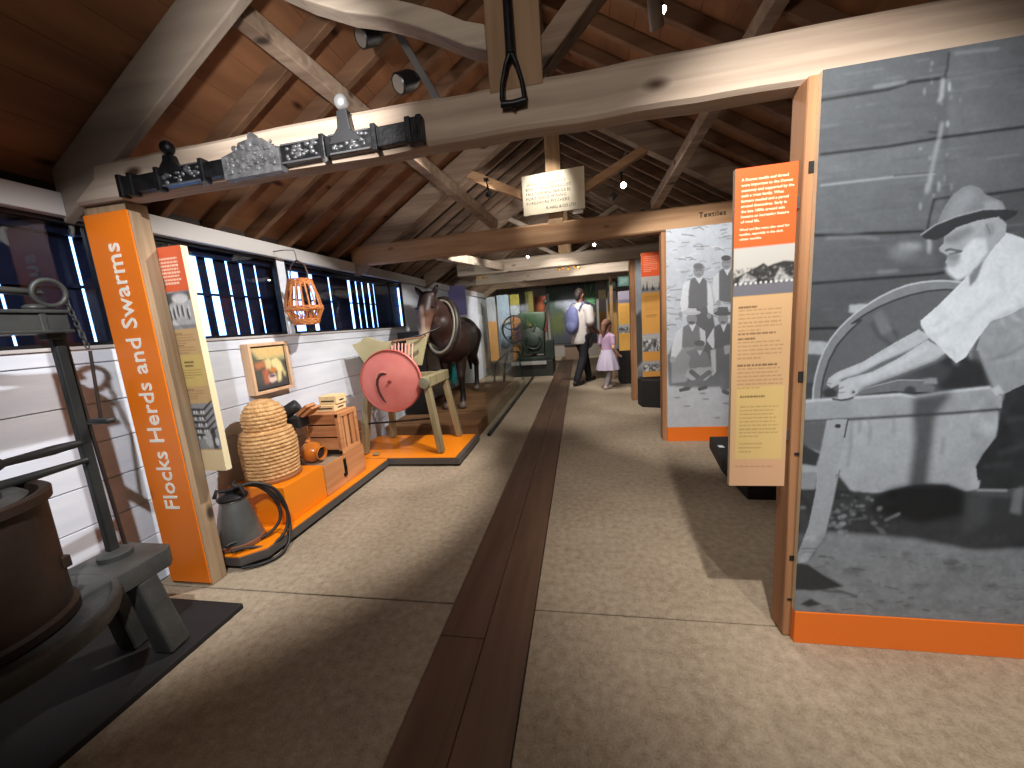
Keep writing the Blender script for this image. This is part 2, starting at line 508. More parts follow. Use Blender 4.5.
# left wall: white boards below, a band of windows, board above the plate
wl = MB()
zs = [0.0, .07, .27, .467, .663, .858, 1.053, 1.252]
for a, b in zip(zs, zs[1:]):
    wl.box(XL - .02, XL, YF, YB, a + .0025, b - .0025)
wl.box(XL - .05, XL - .02, YF, YB, -.06, 1.252)
wl.box(XL - .05, XL, YF, YB, 1.2545, 1.325)
wl.box(XL - .05, XL - .02, YF, YB, 1.245, 1.26)
for y0, y1 in ((1.615, 1.70), (2.82, 2.905), (5.05, YB)):
    wl.box(XL - .05, XL - .0, y0, y1, 1.325, 1.96)
wall_left = wl.build('wall_left', white_board, kind='structure', bevel=.002, bseg=1)
MB().box(XL - .05, XL + .045, YF, YB, 1.945, 2.05).build('wall_plate', white_trim, wall_left, bevel=.004)
MB().box(XL - .05, XL + .012, YF, 5.06, 1.322, 1.338).build('window_ledge', white_trim, wall_left, bevel=.002)
glass = mat('dark window glass', (8, 9, 12), .04, spec=.6)
def glass_mat(name, tint, refl=.12, rough=.02):
    m, nt, N, L, B = new_mat(name)
    N.remove(B)
    tr = N.new('ShaderNodeBsdfTransparent'); tr.inputs['Color'].default_value = (*tint, 1)
    gl = N.new('ShaderNodeBsdfGlossy'); gl.inputs['Roughness'].default_value = rough
    lw = N.new('ShaderNodeLayerWeight'); lw.inputs['Blend'].default_value = .5
    pw = N.new('ShaderNodeMath'); pw.operation = 'POWER'; pw.inputs[1].default_value = 4.0
    fr = N.new('ShaderNodeMath'); fr.operation = 'MULTIPLY_ADD'; fr.inputs[1].default_value = refl; fr.inputs[2].default_value = .03
    L.new(lw.outputs['Facing'], pw.inputs[0]); L.new(pw.outputs[0], fr.inputs[0])
    mx = N.new('ShaderNodeMixShader')
    L.new(fr.outputs[0], mx.inputs[0]); L.new(tr.outputs[0], mx.inputs[1]); L.new(gl.outputs[0], mx.inputs[2])
    L.new(mx.outputs[0], N['Material Output'].inputs['Surface'])
    return m
pane_m = glass_mat('window pane', (.85, .90, .97), .35)
case_m = glass_mat('display case glass', (.93, .96, .94), .55)
slat_m = wood('dark weatherboard', (9, 11, 26), (17, 21, 46), 'Z', grain=14, knots=False)
win_frame = mat('black window frame', (16, 16, 20), .3)
def window(n, y0, y1, gaps, bars):
    """a window whose outer boarding leaves upright gaps of daylight"""
    z0, z1 = 1.338, 1.945
    f = MB()
    for a, b, c, d in ((y0, y1, z0, z0 + .018), (y0, y1, z1 - .02, z1), (y0, y0 + .018, z0, z1), (y1 - .018, y1, z0, z1)):
        f.box(XL - .04, XL - .004, a, b, c, d)
    for y in bars: f.box(XL - .036, XL - .008, y - .008, y + .008, z0, z1)
    w = f.build('window_%d' % n, win_frame, kind='structure', bevel=.002, bseg=1)
    MB().box(XL - .025, XL - .019, y0, y1, z0, z1).build('pane', pane_m, w)
    g = sorted(gaps); e = [y0 - .06] + [q for c, wd in g for q in (c - wd / 2, c + wd / 2)] + [y1 + .06]
    for k in range(0, len(e), 2):
        MB().box(XL - .110, XL - .105, e[k], e[k + 1], z0 - .06, z1 + .06).build('weather_board', slat_m, w)
    MB().box(XL - .105, XL - .085, y0 - .06, y1 + .06, 1.63, 1.645).box(XL - .105, XL - .06, y0 - .06, y1 + .06, 1.885, 2.0).box(XL - .105, XL - .06, y0 - .06, y1 + .06, 1.29, 1.352).build('cross_rail', slat_m, w)
    return w
window(1, YF + .1, 1.615, [(.3, .02), (.75, .015), (1.30, .012), (1.592, .014)], [.6])
window(2, 1.70, 2.82, [(2.212, .05), (2.325, .06), (2.456, .02), (2.578, .024), (2.706, .016)], [])
window(3, 2.905, 5.05, [(3.12, .12), (3.336, .06), (3.609, .022), (3.956, .05), (4.095, .026), (4.222, .024), (4.363, .034), (4.474, .018)], [4.72])

# the other walls
MB().box(XR, XR + .08, YF, YB, -.06, 2.1).build('wall_right', dark_wall, kind='structure')
MB().prism([(XL - .1, -.06), (XR + .1, -.06), (XR + .1, 2.2), (RX, 3.55), (XL - .1, 2.2)], (0, YB, 0), (1, 0, 0), (0, 0, 1), (0, .1, 0)).build('wall_back', mat('pale end wall', (150, 142, 134), .8, c2=(166, 158, 148), scale=3), kind='structure')
MB().prism([(XL - .1, -.06), (XR + .1, -.06), (XR + .1, 2.2), (RX, 3.55), (XL - .1, 2.2)], (0, YF - .1, 0), (1, 0, 0), (0, 0, 1), (0, .1, 0)).build('wall_front', mat('front wall', (120, 110, 100), .8), kind='structure')

# roof: boarding on common rafters
SK = .25                                      # boarding above the principal underside
cb = MB()
def slab(x0, x1, y0, y1, t0, t1, mbx):
    mbx._hex([(x0, y0, under(x0) + t0), (x0, y1, under(x0) + t0), (x1, y1, under(x1) + t0), (x1, y0, under(x1) + t0),
              (x0, y0, under(x0) + t1), (x0, y1, under(x0) + t1), (x1, y1, under(x1) + t1), (x1, y0, under(x1) + t1)])
for sgn in (-1, 1):
    xe = XL - .12 if sgn < 0 else XR + .12
    n = 15
    for k in range(n):
        a = RX + (xe - RX) * k / n; b = RX + (xe - RX) * ((k + 1) / n - .0012)
        slab(min(a, b), max(a, b), YF - .1, 4.0, SK, SK + .02, cb)
    slab(min(RX, xe), max(RX, xe), YF - .1, 4.0, SK + .02, SK + .04, cb)
ceiling = cb.build('ceiling', sark_m, kind='structure')
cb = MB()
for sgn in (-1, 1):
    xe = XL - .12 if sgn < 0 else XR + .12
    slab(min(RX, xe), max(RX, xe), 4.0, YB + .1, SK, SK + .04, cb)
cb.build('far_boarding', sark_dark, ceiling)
rafter_near = wood('near rafter timber', (86, 60, 44), (122, 90, 66), 'X', grain=16, knots=False)
def rafter(y, sgn, w=.045):
    xe = XL - .10 if sgn < 0 else XR + .10
    m = MB(); a, b = (xe, RX) if sgn < 0 else (RX, xe)
    slab(a, b, y - w / 2, y + w / 2, SK - .105, SK, m)
    m.build('rafter', rafter_near if y < 3.9 else rafter_m, ceiling, bevel=.004, bseg=1)
ys = [1.98, 2.31, 2.64, 2.97, 3.30, 3.62] + [4.13 + .30 * k for k in range(29)]
for y in ys:
    for s in (-1, 1): rafter(y, s)
MB().box(XL - .10, XL - .06, YF, YB, 2.0, 2.22).build('eaves_board', sark_dark, ceiling)
MB().box(XR + .06, XR + .10, YF, YB, 2.0, 2.22).build('eaves_board', sark_dark, ceiling)
MB().box(RX - .02, RX + .02, YF, YB, under(RX) + .08, under(RX) + SK).build('ridge_board', rafter_m, ceiling)

# ================================================================ TRUSSES
def rough_bar(x0, x1, y0, y1, z0, z1, amt=.012, seed=1., n=24, sc=3.5):
    m = MB()
    k = n
    for i in range(k + 1):
        pass
    xs = [x0 + (x1 - x0) * i / k for i in range(k + 1)]
    prof = [(y0, z0 + .012), (y0 + .012, z0), (y1 - .012, z0), (y1, z0 + .012), (y1, z1 - .015), (y1 - .015, z1), (y0 + .02, z1), (y0, z1 - .02)]
    rings = [[m.bm.verts.new((x, y, z)) for y, z in prof] for x in xs]
    for a, b in zip(rings, rings[1:]):
        for j in range(8): m.bm.faces.new((a[j], a[(j + 1) % 8], b[(j + 1) % 8], b[j]))
    m.bm.faces.new(rings[0][::-1]); m.bm.faces.new(rings[-1])
    return m.disp(amt, sc, seed)
def principal(m, y0, y1, sgn, t0=0, t1=.2):
    a, b = (XL + .02, RX) if sgn < 0 else (RX, XR - .02)
    slab(a, b, y0, y1, t0, t1 / math.cos(math.atan(SL)), m)

oak_beam = wood('old tie beam oak', (148, 128, 112), (190, 172, 154), 'X', grain=22, knot_c=(70, 48, 34))
tr = thing('roof_truss', 'nearest roof truss, a rough-hewn oak tie beam with ironwork hung on it', 'roof truss', (RX, 1.56, 1.95))
rough_bar(XL + .02, XR, 1.5, 1.60, 1.985, 2.15, .008, 1, 44).build('tie_beam', oak_beam, tr, smooth=35)
m = MB(); principal(m, 1.502, 1.545, -1); m.build('principal_rafter', wood('grey old rafter', (116, 103, 92), (150, 136, 122), 'X', grain=14, knots=False), tr, bevel=.006)
m = MB(); principal(m, 1.5, 1.6, 1); m.build('principal_rafter', oak_x, tr, bevel=.006)
kp = MB().box(-.287, -.088, 1.5, 1.62, 2.12, 3.36); kp.cut(.3, 3).disp(.008, 3, 2).build('king_post', wood('king post oak', (120, 92, 70), (156, 126, 98), 'Z', grain=22), tr, bevel=.004)
cv_b = [(-.285, 2.262), (-.36, 2.29), (-.46, 2.345), (-.56, 2.395), (-.68, 2.445), (-.81, 2.483), (-.98, 2.56), (-1.15, 2.66)]
cv_t = [(-1.12, 2.735), (-.96, 2.635), (-.80, 2.555), (-.68, 2.512), (-.555, 2.465), (-.45, 2.42), (-.36, 2.37), (-.285, 2.345)]
MB().prism(cv_b + cv_t, (0, 1.50, 0), (1, 0, 0), (0, 0, 1), (0, .085, 0)).build('curved_strut', oak_pale, tr, bevel=.006)
MB().beam((-.12, 1.56, 2.20), (.5, 1.56, 2.80), .1, .075).build('strut', oak_x, tr, bevel=.006)

tr2 = thing('roof_truss', 'second roof truss, a planed pine tie beam lettered at its right end', 'roof truss', (RX, 3.95, 2.02))
rough_bar(XL + .02, XR, 3.88, 4.02, 2.022, 2.222, .004, 5, 24).build('tie_beam', pine_x, tr2, smooth=35)
m = MB()
for s in (-1, 1): principal(m, 3.88, 3.99, s)
m.build('principal_rafter', oak_x, tr2, bevel=.005)
MB().box(-.258, -.118, 3.88, 3.99, 2.2, 3.36).build('king_post', pine_dz, tr2, bevel=.004)
MB().beam((-.27, 3.94, 2.386), (-1.22, 3.94, 2.88), .08, .075).build('strut', pine_x, tr2, bevel=.004)
MB().beam((-.11, 3.94, 2.395), (.86, 3.94, 2.864), .08, .075).build('strut', pine_x, tr2, bevel=.004)

def far_truss(y, x0, x1, z0, label, mtl, king=True, t=.19):
    t_ = thing('roof_truss', label, 'roof truss', (RX, y, z0))
    rough_bar(x0, x1, y, y + .12, z0, z0 + t, .005, y, 18).build('tie_beam', mtl, t_, smooth=35)
    m = MB()
    for s in (-1, 1): principal(m, y, y + .1, s)
    m.build('principal_rafter', oak_x, t_, bevel=.004)
    MB().box(RX - .075, RX + .075, y, y + .1, z0 + t - .01, 3.36).build('king_post', pine_dz, t_, bevel=.004)
    for s in (-1, 1):
        MB().beam((RX + s * .08, y + .05, 2.42), (RX + s * .85, y + .05, 2.84), .07, .06).build('strut', mtl, t_, bevel=.003)
    return t_
far_truss(5.8, -1.82, XR, 2.045, 'third roof truss, pale tie beam cut short above the horse', oak_pale)
far_truss(7.4, XL, XR, 2.055, 'fourth roof truss, pale tie beam with small brass ornaments', oak_pale)
far_truss(9.6, XL, XR, 2.13, 'fifth roof truss, dim tie beam above the green machine', oak_x)
far_truss(11.6, XL, XR, 2.36, 'last roof truss, dim tie beam just before the end wall', oak_x)

# braces that run back through the first bay, and the short brace beyond the second beam
solid('roof_brace', MB().beam((-1.37, 1.62, 2.68), (-.79, 3.88, 2.26), .075, .085), oak_x, 'long slanting timber brace left of the king posts, between the first two trusses', 'roof brace', bevel=.005)
solid('roof_brace', MB().beam((.985, 2.1, 2.72), (.72, 3.88, 2.26), .075, .085), oak_x, 'long slanting timber brace right of the king posts, between the first two trusses', 'roof brace', bevel=.005)
solid('ceiling_joist', MB().beam((-1.45, 4.02, 2.06), (-1.12, 5.8, 2.12), .09, .1), oak_pale, 'short pale joist joining the second and third tie beams above the horse', 'joist', bevel=.005)

# ================================================================ POSTS
def post(x0, x1, y0, y1, z1, m, label, holes=()):
    p = thing('timber_post', label, 'post', ((x0 + x1) / 2, (y0 + y1) / 2, 0))
    b = MB().box(x0, x1, y0, y1, 0, z1).cut(.25, 4).disp(.004, 4, x0 * 3)
    b.build('post', m, p, bevel=.007)
    for z, w, h in holes:
        MB().box(x0 + .012, x0 + .012 + w, y0 - .003, y0 + .01, z, z + h).build('mortise', black_board, p)
    return p
post(-2.30, -2.035, 1.535, 1.625, 1.985, oak_z, 'weathered timber post at the left wall carrying the orange section sign')
post(.73, .84, 1.464, 1.56, 1.985, pine_z, 'timber post with dark mortise marks beside the big grinding-wheel mural', [(1.02, .035, .035), (1.70, .03, .035), (.75, .03, .008), (.33, .03, .02), (.16, .025, .008)])
post(.775, .84, 3.894, 4.0, 2.02, pine_z, 'timber post at the left edge of the group-portrait mural')
post(.725, .80, 5.8, 5.92, 2.045, pine_z, 'timber post right of the walking girl, under the third truss')
post(.60, .66, 7.9, 8.0, 2.05, pine_dz, 'slim timber post beyond the walking girl')
# ================================================================ CAMERA CONSTANTS
CAMH, FPX, YAW, PITCH, ROLL = 1.3, 378.6, .187, -.1624, -.0748
def cam_axes():
    cy, sy, cp, sp = math.cos(YAW), math.sin(YAW), math.cos(PITCH), math.sin(PITCH)
    fwd = V((-sy * cp, cy * cp, sp)); right = V((cy, sy, 0)); up = right.cross(fwd)
    c, s = math.cos(ROLL), math.sin(ROLL)
    return c * right + s * up, -s * right + c * up, fwd
CR, CU, CF = cam_axes()
def chart(X, Y, Z):
    """drawing coordinates in which the pictures on the panels were measured"""
    X = np.asarray(X, float); Z = np.asarray(Z, float) - CAMH
    a = X * CR.x + Y * CR.y + Z * CR.z; b = X * CU.x + Y * CU.y + Z * CU.z; c = X * CF.x + Y * CF.y + Z * CF.z
    return 512 + FPX * a / c, 384 - FPX * b / c
def z1(L): return [(810 + u / 4.785, 170 + v / 4.785) for u, v in L]
def z2(L): return [(810 + u / 4.785, 320 + v / 4.785) for u, v in L]
def z3(L): return [(795 + u / 4.47, 470 + v / 4.47) for u, v in L]
def z4(L): return [(724 + u / 3.413, v / 3.413) for u, v in L]

pale_ink = mat('pale orange lettering', (255, 212, 180), .5)
# ---------------- the big grinding-wheel photograph
def mural_grinder():
    A = Art(790, -10, 1250, 690, 690, 1050, (88, 88, 88))
    A.poly([(948, 40), (1250, -10), (1250, 190), (948, 195)], 98, soft=2)
    A.poly([(790, 155), (945, 138), (945, 232), (790, 237)], 100, soft=3)
    A.poly([(790, 237), (935, 231), (935, 275), (790, 285)], 95, soft=3)
    A.poly([(790, 285), (935, 275), (935, 330), (790, 330)], 88, soft=3)
    A.poly([(950, 196), (1250, 170), (1250, 330), (950, 330)], 84, soft=2)
    A.mott(10, 40, .12); A.mott(40, 10, .06)
    rb = random.Random(9)
    for _ in range(420):
        x = rb.uniform(800, 1240); y = rb.uniform(60, 335); L_ = rb.uniform(8, 46); dy = -.16 + (y - 60) / 275 * .10
        A.line([(x, y), (x + L_, y + L_ * dy)], rb.uniform(.7, 2.2), rb.choice((64, 70, 76, 112, 120, 132)), rb.uniform(.12, .34), 1)
    for _ in range(26):
        x = rb.gauss(940, 9); y = rb.uniform(60, 230); A.ell(x, y, rb.uniform(.6, 1.8), rb.uniform(1, 6), rb.choice((170, 190, 150)), rb.uniform(.2, .6), 1)
    for L, w, c in ((z4([(330, 342), (560, 305), (640, 280), (755, 265)]), 3.2, 34), (z4([(768, 180), (762, 235), (750, 268)]), 2.0, 40),
                    (z4([(330, 527), (560, 500), (740, 470), (1024, 433), (1900, 330)]), 3.0, 30), (z4([(330, 633), (560, 606), (720, 592)]), 1.2, 170),
                    (z4([(700, 450), (732, 452)]), 2, 50), (z4([(580, 600), (720, 588)]), 1.6, 55),
                    (z1([(20, 312), (190, 312), (280, 303), (400, 300), (540, 292)]), 3.0, 30), (z1([(595, 140), (575, 215), (560, 292)]), 2.4, 45),
                    (z1([(590, 142), (665, 130)]), 2.2, 45), (z1([(850, 117), (1024, 92), (2000, -20)]), 2.6, 35),
                    (z1([(10, 543), (300, 520), (600, 498), (640, 490)]), 2.6, 34), (z1([(-20, 760), (135, 756)]), 2.6, 30)):
        A.line(L, w, c, .9, 1)
    for L, w, c in ((z4([(748, 270), (742, 330), (735, 345)]), 3, 190), (z4([(745, 420), (735, 470), (722, 520), (705, 600), (690, 660)]), 3, 165),
                    (z4([(510, 298), (620, 280)]), 2, 150), (z4([(790, 182), (940, 165)]), 2, 160), (z1([(580, 30), (568, 100)]), 2, 170),
                    (z1([(330, 490), (420, 480)]), 3, 150), (z1([(80, 325), (230, 318), (330, 330)]), 2, 150)):
        A.line(L, w, c, .6, 2)
    A.ell(*z1([(480, 365)])[0], 12, 3, 185, .7, 4); A.ell(*z1([(440, 395)])[0], 14, 8, 145, .5, 6)
    A.ell(*z1([(570, 360)])[0], 2, 9, 200, .6, 2)
    # block, bracket and the wheel
    A.poly(z2([(-40, 98), (85, 105), (60, 165), (-40, 162)]), 172, soft=1)
    A.poly(z1([(190, 645), (275, 640), (230, 690), (186, 680)]), 178, soft=1)
    A.poly(z2([(-60, 300), (20, 300), (20, 380), (-60, 380)]), 70, soft=1)
    outer = z2([(13, 400), (16, 330), (26, 270), (45, 200), (70, 140), (100, 90), (140, 40), (180, 0)]) + z1([(230, 675), (270, 648), (330, 610), (400, 575), (470, 550), (530, 538), (590, 531), (650, 530), (730, 537), (830, 560), (930, 610), (1024, 680)])
    A.poly(outer + [(1024, 400), (813, 404)], 132)
    A.line(outer, 1.6, 196, .9, 0)
    inner = z2([(52, 400), (55, 330), (66, 270), (90, 195), (130, 120), (180, 62), (245, 0)]) + z1([(200, 735), (265, 690), (330, 655), (400, 625), (480, 598), (560, 580), (640, 572), (720, 575), (820, 600), (930, 660)])
    A.poly(inner + [(1000, 420), (820, 404)], 100)
    A.line(inner, 1.8, 48, .85, 0)
    A.line(z2([(300, 20), (335, 80), (390, 120)]), 5, 78, .8, 2); A.line(z2([(380, 20), (420, 80)]), 4, 74, .8, 2)
    A.poly(z1([(300, 690), (345, 670), (400, 766), (340, 790)]), 122, .8, 2)
    # dark behind the arms, the blade on the stone
    A.poly(z2([(700, 150), (830, 200), (870, 330), (640, 345), (560, 300), (480, 240)]), 50, 1, 4)
    A.poly(z2([(300, 270), (600, 190), (680, 240), (600, 330), (240, 350)]), 74, .8, 4)
    A.poly(z2([(235, 335), (420, 290), (540, 290), (600, 320), (590, 350), (400, 345), (240, 362)]), 112, 1, 1)
    A.line(z2([(240, 362), (400, 346), (600, 352)]), 2, 40); A.line(z2([(240, 333), (420, 288), (540, 288)]), 1.2, 160)
    A.poly(z2([(540, 280), (605, 278), (610, 305), (545, 305)]), 142, soft=1)
    A.ell(*z2([(480, 340)])[0], 6, 5, 60, .9, 1); A.ell(*z2([(95, 350)])[0], 7, 5, 62, 1, 1)
    # trough and bench
    A.poly(z2([(-80, 470), (900, 425), (900, 560), (830, 640), (795, 700), (815, 790)]) + z3([(820, 85), (760, 97), (680, 68), (600, 62), (540, 66), (370, 106), (250, 96), (190, 20), (-40, 20)]), 172, soft=1)
    A.poly(z2([(-80, 390), (430, 352), (500, 368), (690, 338), (860, 318), (920, 370), (918, 422), (680, 447), (180, 475), (-80, 490)]), 160)
    A.line(z2([(-80, 392), (430, 356), (500, 368), (690, 340), (860, 322)]), 2.4, 205, .9, 1)
    A.line(z2([(-80, 488), (180, 476), (680, 446), (905, 428)]), 2.6, 34, .9, 1)
    A.poly(z2([(495, 365), (690, 338), (650, 400), (605, 450), (590, 560), (560, 800), (470, 800), (500, 560), (488, 450)]), 66, .88, 5)
    for L in (z2([(280, 480), (290, 520), (280, 600)]), z2([(405, 440), (400, 540)]), z2([(640, 560), (630, 640)]), z2([(200, 480), (195, 600), (180, 700)]), z2([(240, 480), (235, 540)])):
        A.line(L, 2, 110, .6, 2)
    A.mott(24, 30, .10, (797, 400, 1000, 500))
    # under the trough
    A.poly(z3([(0, 60), (100, 60), (190, 20), (250, 96), (370, 106), (540, 66), (680, 66), (760, 97), (830, 120), (1100, 130), (2000, 130), (2000, 370), (1024, 350), (800, 360), (560, 310), (350, 290), (140, 275), (0, 280)]), 62, 1, 2)
    A.poly(z3([(360, 110), (450, 78), (540, 64), (680, 66), (760, 97), (770, 200), (560, 240), (340, 180)]), 36, 1, 4)
    A.poly(z3([(770, 110), (870, 100), (860, 230), (740, 300)]), 84, .7, 6)
    A.line(z3([(405, 224), (465, 196)]), 2.6, 150, .7, 1); A.poly(z3([(355, 250), (395, 262), (410, 285), (380, 286)]), 120, .7, 1)
    for _ in range(110):
        x, y = rb.gauss(240, 70), rb.gauss(200, 55)
        if x > 440 or y < 110: continue
        px, py = z3([(x, y)])[0]; A.ell(px, py, rb.uniform(.8, 4), rb.uniform(.6, 2.4), rb.choice((40, 60, 110, 150, 170)), rb.uniform(.3, .7), 1)
    A.mott(40, 60, .35, (800, 490, 900, 540))
    A.poly(z3([(0, 10), (100, 10), (90, 85), (0, 85)]), 150, 1, 1); A.poly(z2([(-40, 490), (82, 484), (50, 632), (-40, 600)]), 100, 1, 1)
    A.poly(z2([(-40, 590), (50, 640), (30, 700), (-40, 690)]), 60, 1, 1)
    # splayed leg
    A.poly(z2([(82, 478), (182, 474), (150, 640), (120, 766)]) + z3([(200, 0), (170, 150), (135, 300), (60, 405), (10, 425), (10, 380), (60, 250), (92, 100), (100, 0)]), 166)
    A.line(z2([(182, 474), (165, 560)]), 1.6, 60); A.line(z3([(200, 0), (170, 150), (135, 300), (60, 405)]), 1.5, 90, .7)
    A.ell(*z2([(133, 507)])[0], 3, 2.2, 60, 1, 0)
    # ground
    A.poly(z3([(-40, 430), (60, 405), (140, 278), (350, 292), (560, 312), (800, 362), (1024, 352), (2000, 380), (2000, 900), (-40, 900)]), 138, 1, 3)
    A.mott(30, 60, .20, (790, 535, 1250, 690)); A.mott(80, 160, .14, (790, 535, 1250, 690))
    for x, y, a, b, c in ((310, 390, 60, 28, 148), (370, 430, 50, 26, 142), (580, 400, 40, 16, 146), (830, 405, 70, 14, 140), (260, 450, 50, 12, 60), (720, 440, 50, 10, 48), (500, 375, 24, 8, 60), (360, 340, 60, 20, 125), (470, 460, 40, 12, 150), (560, 515, 40, 8, 50), (515, 610, 24, 10, 55), (420, 470, 20, 10, 150), (700, 410, 40, 12, 60), (500, 580, 40, 12, 140), (880, 520, 60, 14, 80)):
        px, py = z3([(x, y)])[0]; A.ell(px, py, a / 4.47, b / 4.47, c, .55, 3)
    for _ in range(520):
        x = rb.uniform(797, 1230); y = rb.uniform(545, 640); t = (y - 545) / 95
        px, py = x, y + (x - 797) * .06
        if rb.random() < .6: A.ell(px, py, rb.uniform(1, 5) * (.5 + t), rb.uniform(.5, 1.6) * (.5 + t), rb.choice((50, 62, 74, 128, 140, 152, 165)), rb.uniform(.25, .6), 1)
        else: A.line([(px, py), (px + rb.uniform(3, 16), py + rb.uniform(-1.5, 3.5))], rb.uniform(.6, 1.8), rb.choice((48, 60, 140, 155)), rb.uniform(.25, .55), 0)
    A.poly(z3([(-30, 415), (60, 420), (130, 470), (220, 520), (110, 540), (-30, 535)]), 58, 1, 1)
    A.line(z3([(60, 422), (130, 468), (218, 516)]), 1.5, 120, .8)
    A.line(z3([(120, 540), (210, 545), (275, 565)]), 2.0, 50, .8, 1)
    A.poly(z3([(50, 555), (110, 540), (200, 575), (190, 605), (90, 590)]), 150, .8, 2); A.poly(z3([(20, 600), (70, 575), (120, 600), (60, 612)]), 44, .9, 1)
    # the man: legs, waistcoat, shirt, arms, head, hat
    A.poly(z2([(930, 355), (1024, 305), (2000, 250), (2000, 800), (800, 766), (795, 700), (830, 640), (890, 560)]) + z3([(820, 85), (2000, 60)]), 54)
    A.poly(z2([(930, 355), (1024, 305), (2000, 250), (2000, 790), (830, 790), (795, 700), (830, 640), (890, 560)]), 52, 1, 1)
    A.mott(30, 40, .3, (970, 390, 1250, 490))
    for L in (z2([(900, 640), (1024, 600)]), z2([(830, 700), (960, 690)]), z2([(940, 480), (1024, 470)])): A.line(L, 3, 78, .7, 3)
    A.line(z3([(815, 90), (945, 92)]), 2, 170, .9, 1)
    A.poly(z3([(980, 90), (1024, 70), (1010, 200), (960, 190)]), 130, .8, 2)
    A.poly([(985, 322), (1024, 300), (1250, 290), (1250, 372)] + z2([(1024, 308), (930, 352), (880, 352), (860, 300), (840, 250), (795, 140)]), 152)
    A.mott(34, 40, .16, (977, 300, 1250, 392))
    A.line(z2([(800, 150), (845, 255), (885, 350)]), 2.4, 95, .8, 1)
    A.poly(z2([(865, 330), (905, 310), (930, 350), (885, 362)]), 190, 1, 1)
    A.line(z2([(860, 190), (960, 160), (1024, 120)]), 2.4, 120, .7, 2); A.line(z2([(900, 200), (1000, 180)]), 2, 185, .6, 2)
    arm2 = z2([(660, 150), (560, 95), (420, 185), (300, 248), (180, 280), (138, 300), (136, 335), (135, 372), (165, 380), (195, 375), (235, 345), (262, 322), (400, 272), (600, 195)])
    arm1 = z2([(580, 80), (520, 45), (400, 112), (250, 202), (130, 250), (88, 280), (78, 306), (100, 325), (130, 312), (155, 285), (235, 262), (340, 205), (470, 150)])
    A.poly(arm1, 184); A.line(z2([(150, 287), (235, 264), (340, 208), (470, 152), (560, 110)]), 3.2, 104, .8, 1)
    A.poly(arm2, 188); A.line(z2([(235, 345), (262, 322), (400, 272), (600, 195), (640, 170)]), 3.6, 120, .8, 2)
    A.line(z2([(250, 290), (420, 210), (560, 130)]), 5, 208, .6, 3); A.line(z2([(120, 275), (260, 225), (400, 145)]), 4, 205, .6, 3)
    for L in (z2([(132, 330), (160, 322)]), z2([(134, 350), (165, 345)]), z2([(82, 300), (100, 306)])): A.line(L, 1.2, 110, .8)
    A.ell(*z2([(208, 345)])[0], 3.6, 3, 175, 1, 0); A.ell(*z2([(208, 345)])[0], 1.6, 1.4, 90, 1, 0)
    A.line(z2([(110, 378), (150, 384), (180, 380), (205, 372)]), 2.2, 60, .9)
    shirt = z1([(930, 298), (980, 312), (1024, 330), (1300, 330), (2000, 700)]) + [(1250, 320)] + z1([(1024, 655), (950, 695), (870, 722)]) + z2([(860, 12), (800, 92), (745, 178), (700, 206), (660, 170), (622, 130), (565, 80), (545, 50), (530, 25)]) + z1([(530, 720), (600, 660), (690, 572), (740, 520), (800, 450), (860, 375)])
    A.poly(shirt, 216)
    A.mott(18, 30, .05, (920, 230, 1060, 370))
    for L, w, c in ((z1([(1024, 650), (940, 692), (860, 722)]), 2.2, 110), (z2([(570, 82), (640, 60), (720, 10)]), 4, 188), (z1([(720, 766), (800, 680), (900, 600)]), 5, 190), (z2([(625, 130), (690, 150), (700, 205)]), 3, 180), (z1([(600, 740), (660, 690)]), 3, 185), (z1([(900, 480), (930, 600)]), 6, 200)):
        A.line(L, w, c, .6, 3)
    A.poly(z1([(860, 375), (800, 440), (760, 500), (765, 560), (800, 520), (830, 440)]), 128, 1, 1)
    A.poly(z1([(812, 415), (790, 450), (776, 490), (792, 470)]), 60, 1, 0)
    for _ in range(46):
        x, y = rb.uniform(925, 1060), rb.uniform(240, 358)
        if A.sample(np.array([x]), np.array([y]))[0][0] > .5:
            a_ = rb.uniform(.7, 2.2); A.line([(x, y), (x - 9 * math.cos(a_), y + 9 * math.sin(a_)), (x - 15 * math.cos(a_ + .3), y + 15 * math.sin(a_ + .3))], rb.uniform(1, 2.4), rb.choice((178, 188, 230)), .32, 2)
    # head
    A.poly(z1([(640, 320), (700, 272), (800, 240), (900, 222), (940, 258), (935, 310), (880, 370), (845, 420), (790, 470), (740, 505), (700, 520), (664, 480), (648, 440), (662, 412), (622, 388), (618, 372), (640, 350)]), 168, 1, 0)
    A.poly(z1([(720, 395), (775, 330), (840, 330), (850, 390), (800, 455), (760, 505), (705, 530), (660, 495), (648, 462), (690, 468), (720, 440)]), 212, 1, 2)
    A.poly(z1([(640, 320), (760, 270), (790, 285), (700, 350), (645, 355)]), 120, .8, 3)
    A.line(z1([(650, 385), (672, 378), (700, 385), (725, 388)]), 2.2, 78, .9, 0); A.line(z1([(665, 405), (690, 398), (720, 392)]), 1.6, 84, .9, 0)
    A.poly(z1([(650, 408), (700, 400), (722, 408), (700, 435), (665, 432)]), 140, .9, 1)
    A.ell(*z1([(860, 285)])[0], 5, 7, 150, 1, 1); A.line(z1([(845, 262), (862, 300)]), 1.4, 100, .8)
    A.poly(z1([(600, 275), (625, 215), (650, 165), (690, 112), (735, 80), (775, 72), (815, 88), (840, 118), (870, 130), (920, 152), (942, 195), (880, 195), (760, 222), (640, 262)]), 128, 1, 0)
    A.poly(z1([(640, 250), (690, 130), (760, 90), (800, 110), (730, 215)]), 150, .7, 4); A.poly(z1([(830, 150), (905, 150), (930, 185), (840, 190)]), 158, .8, 2)
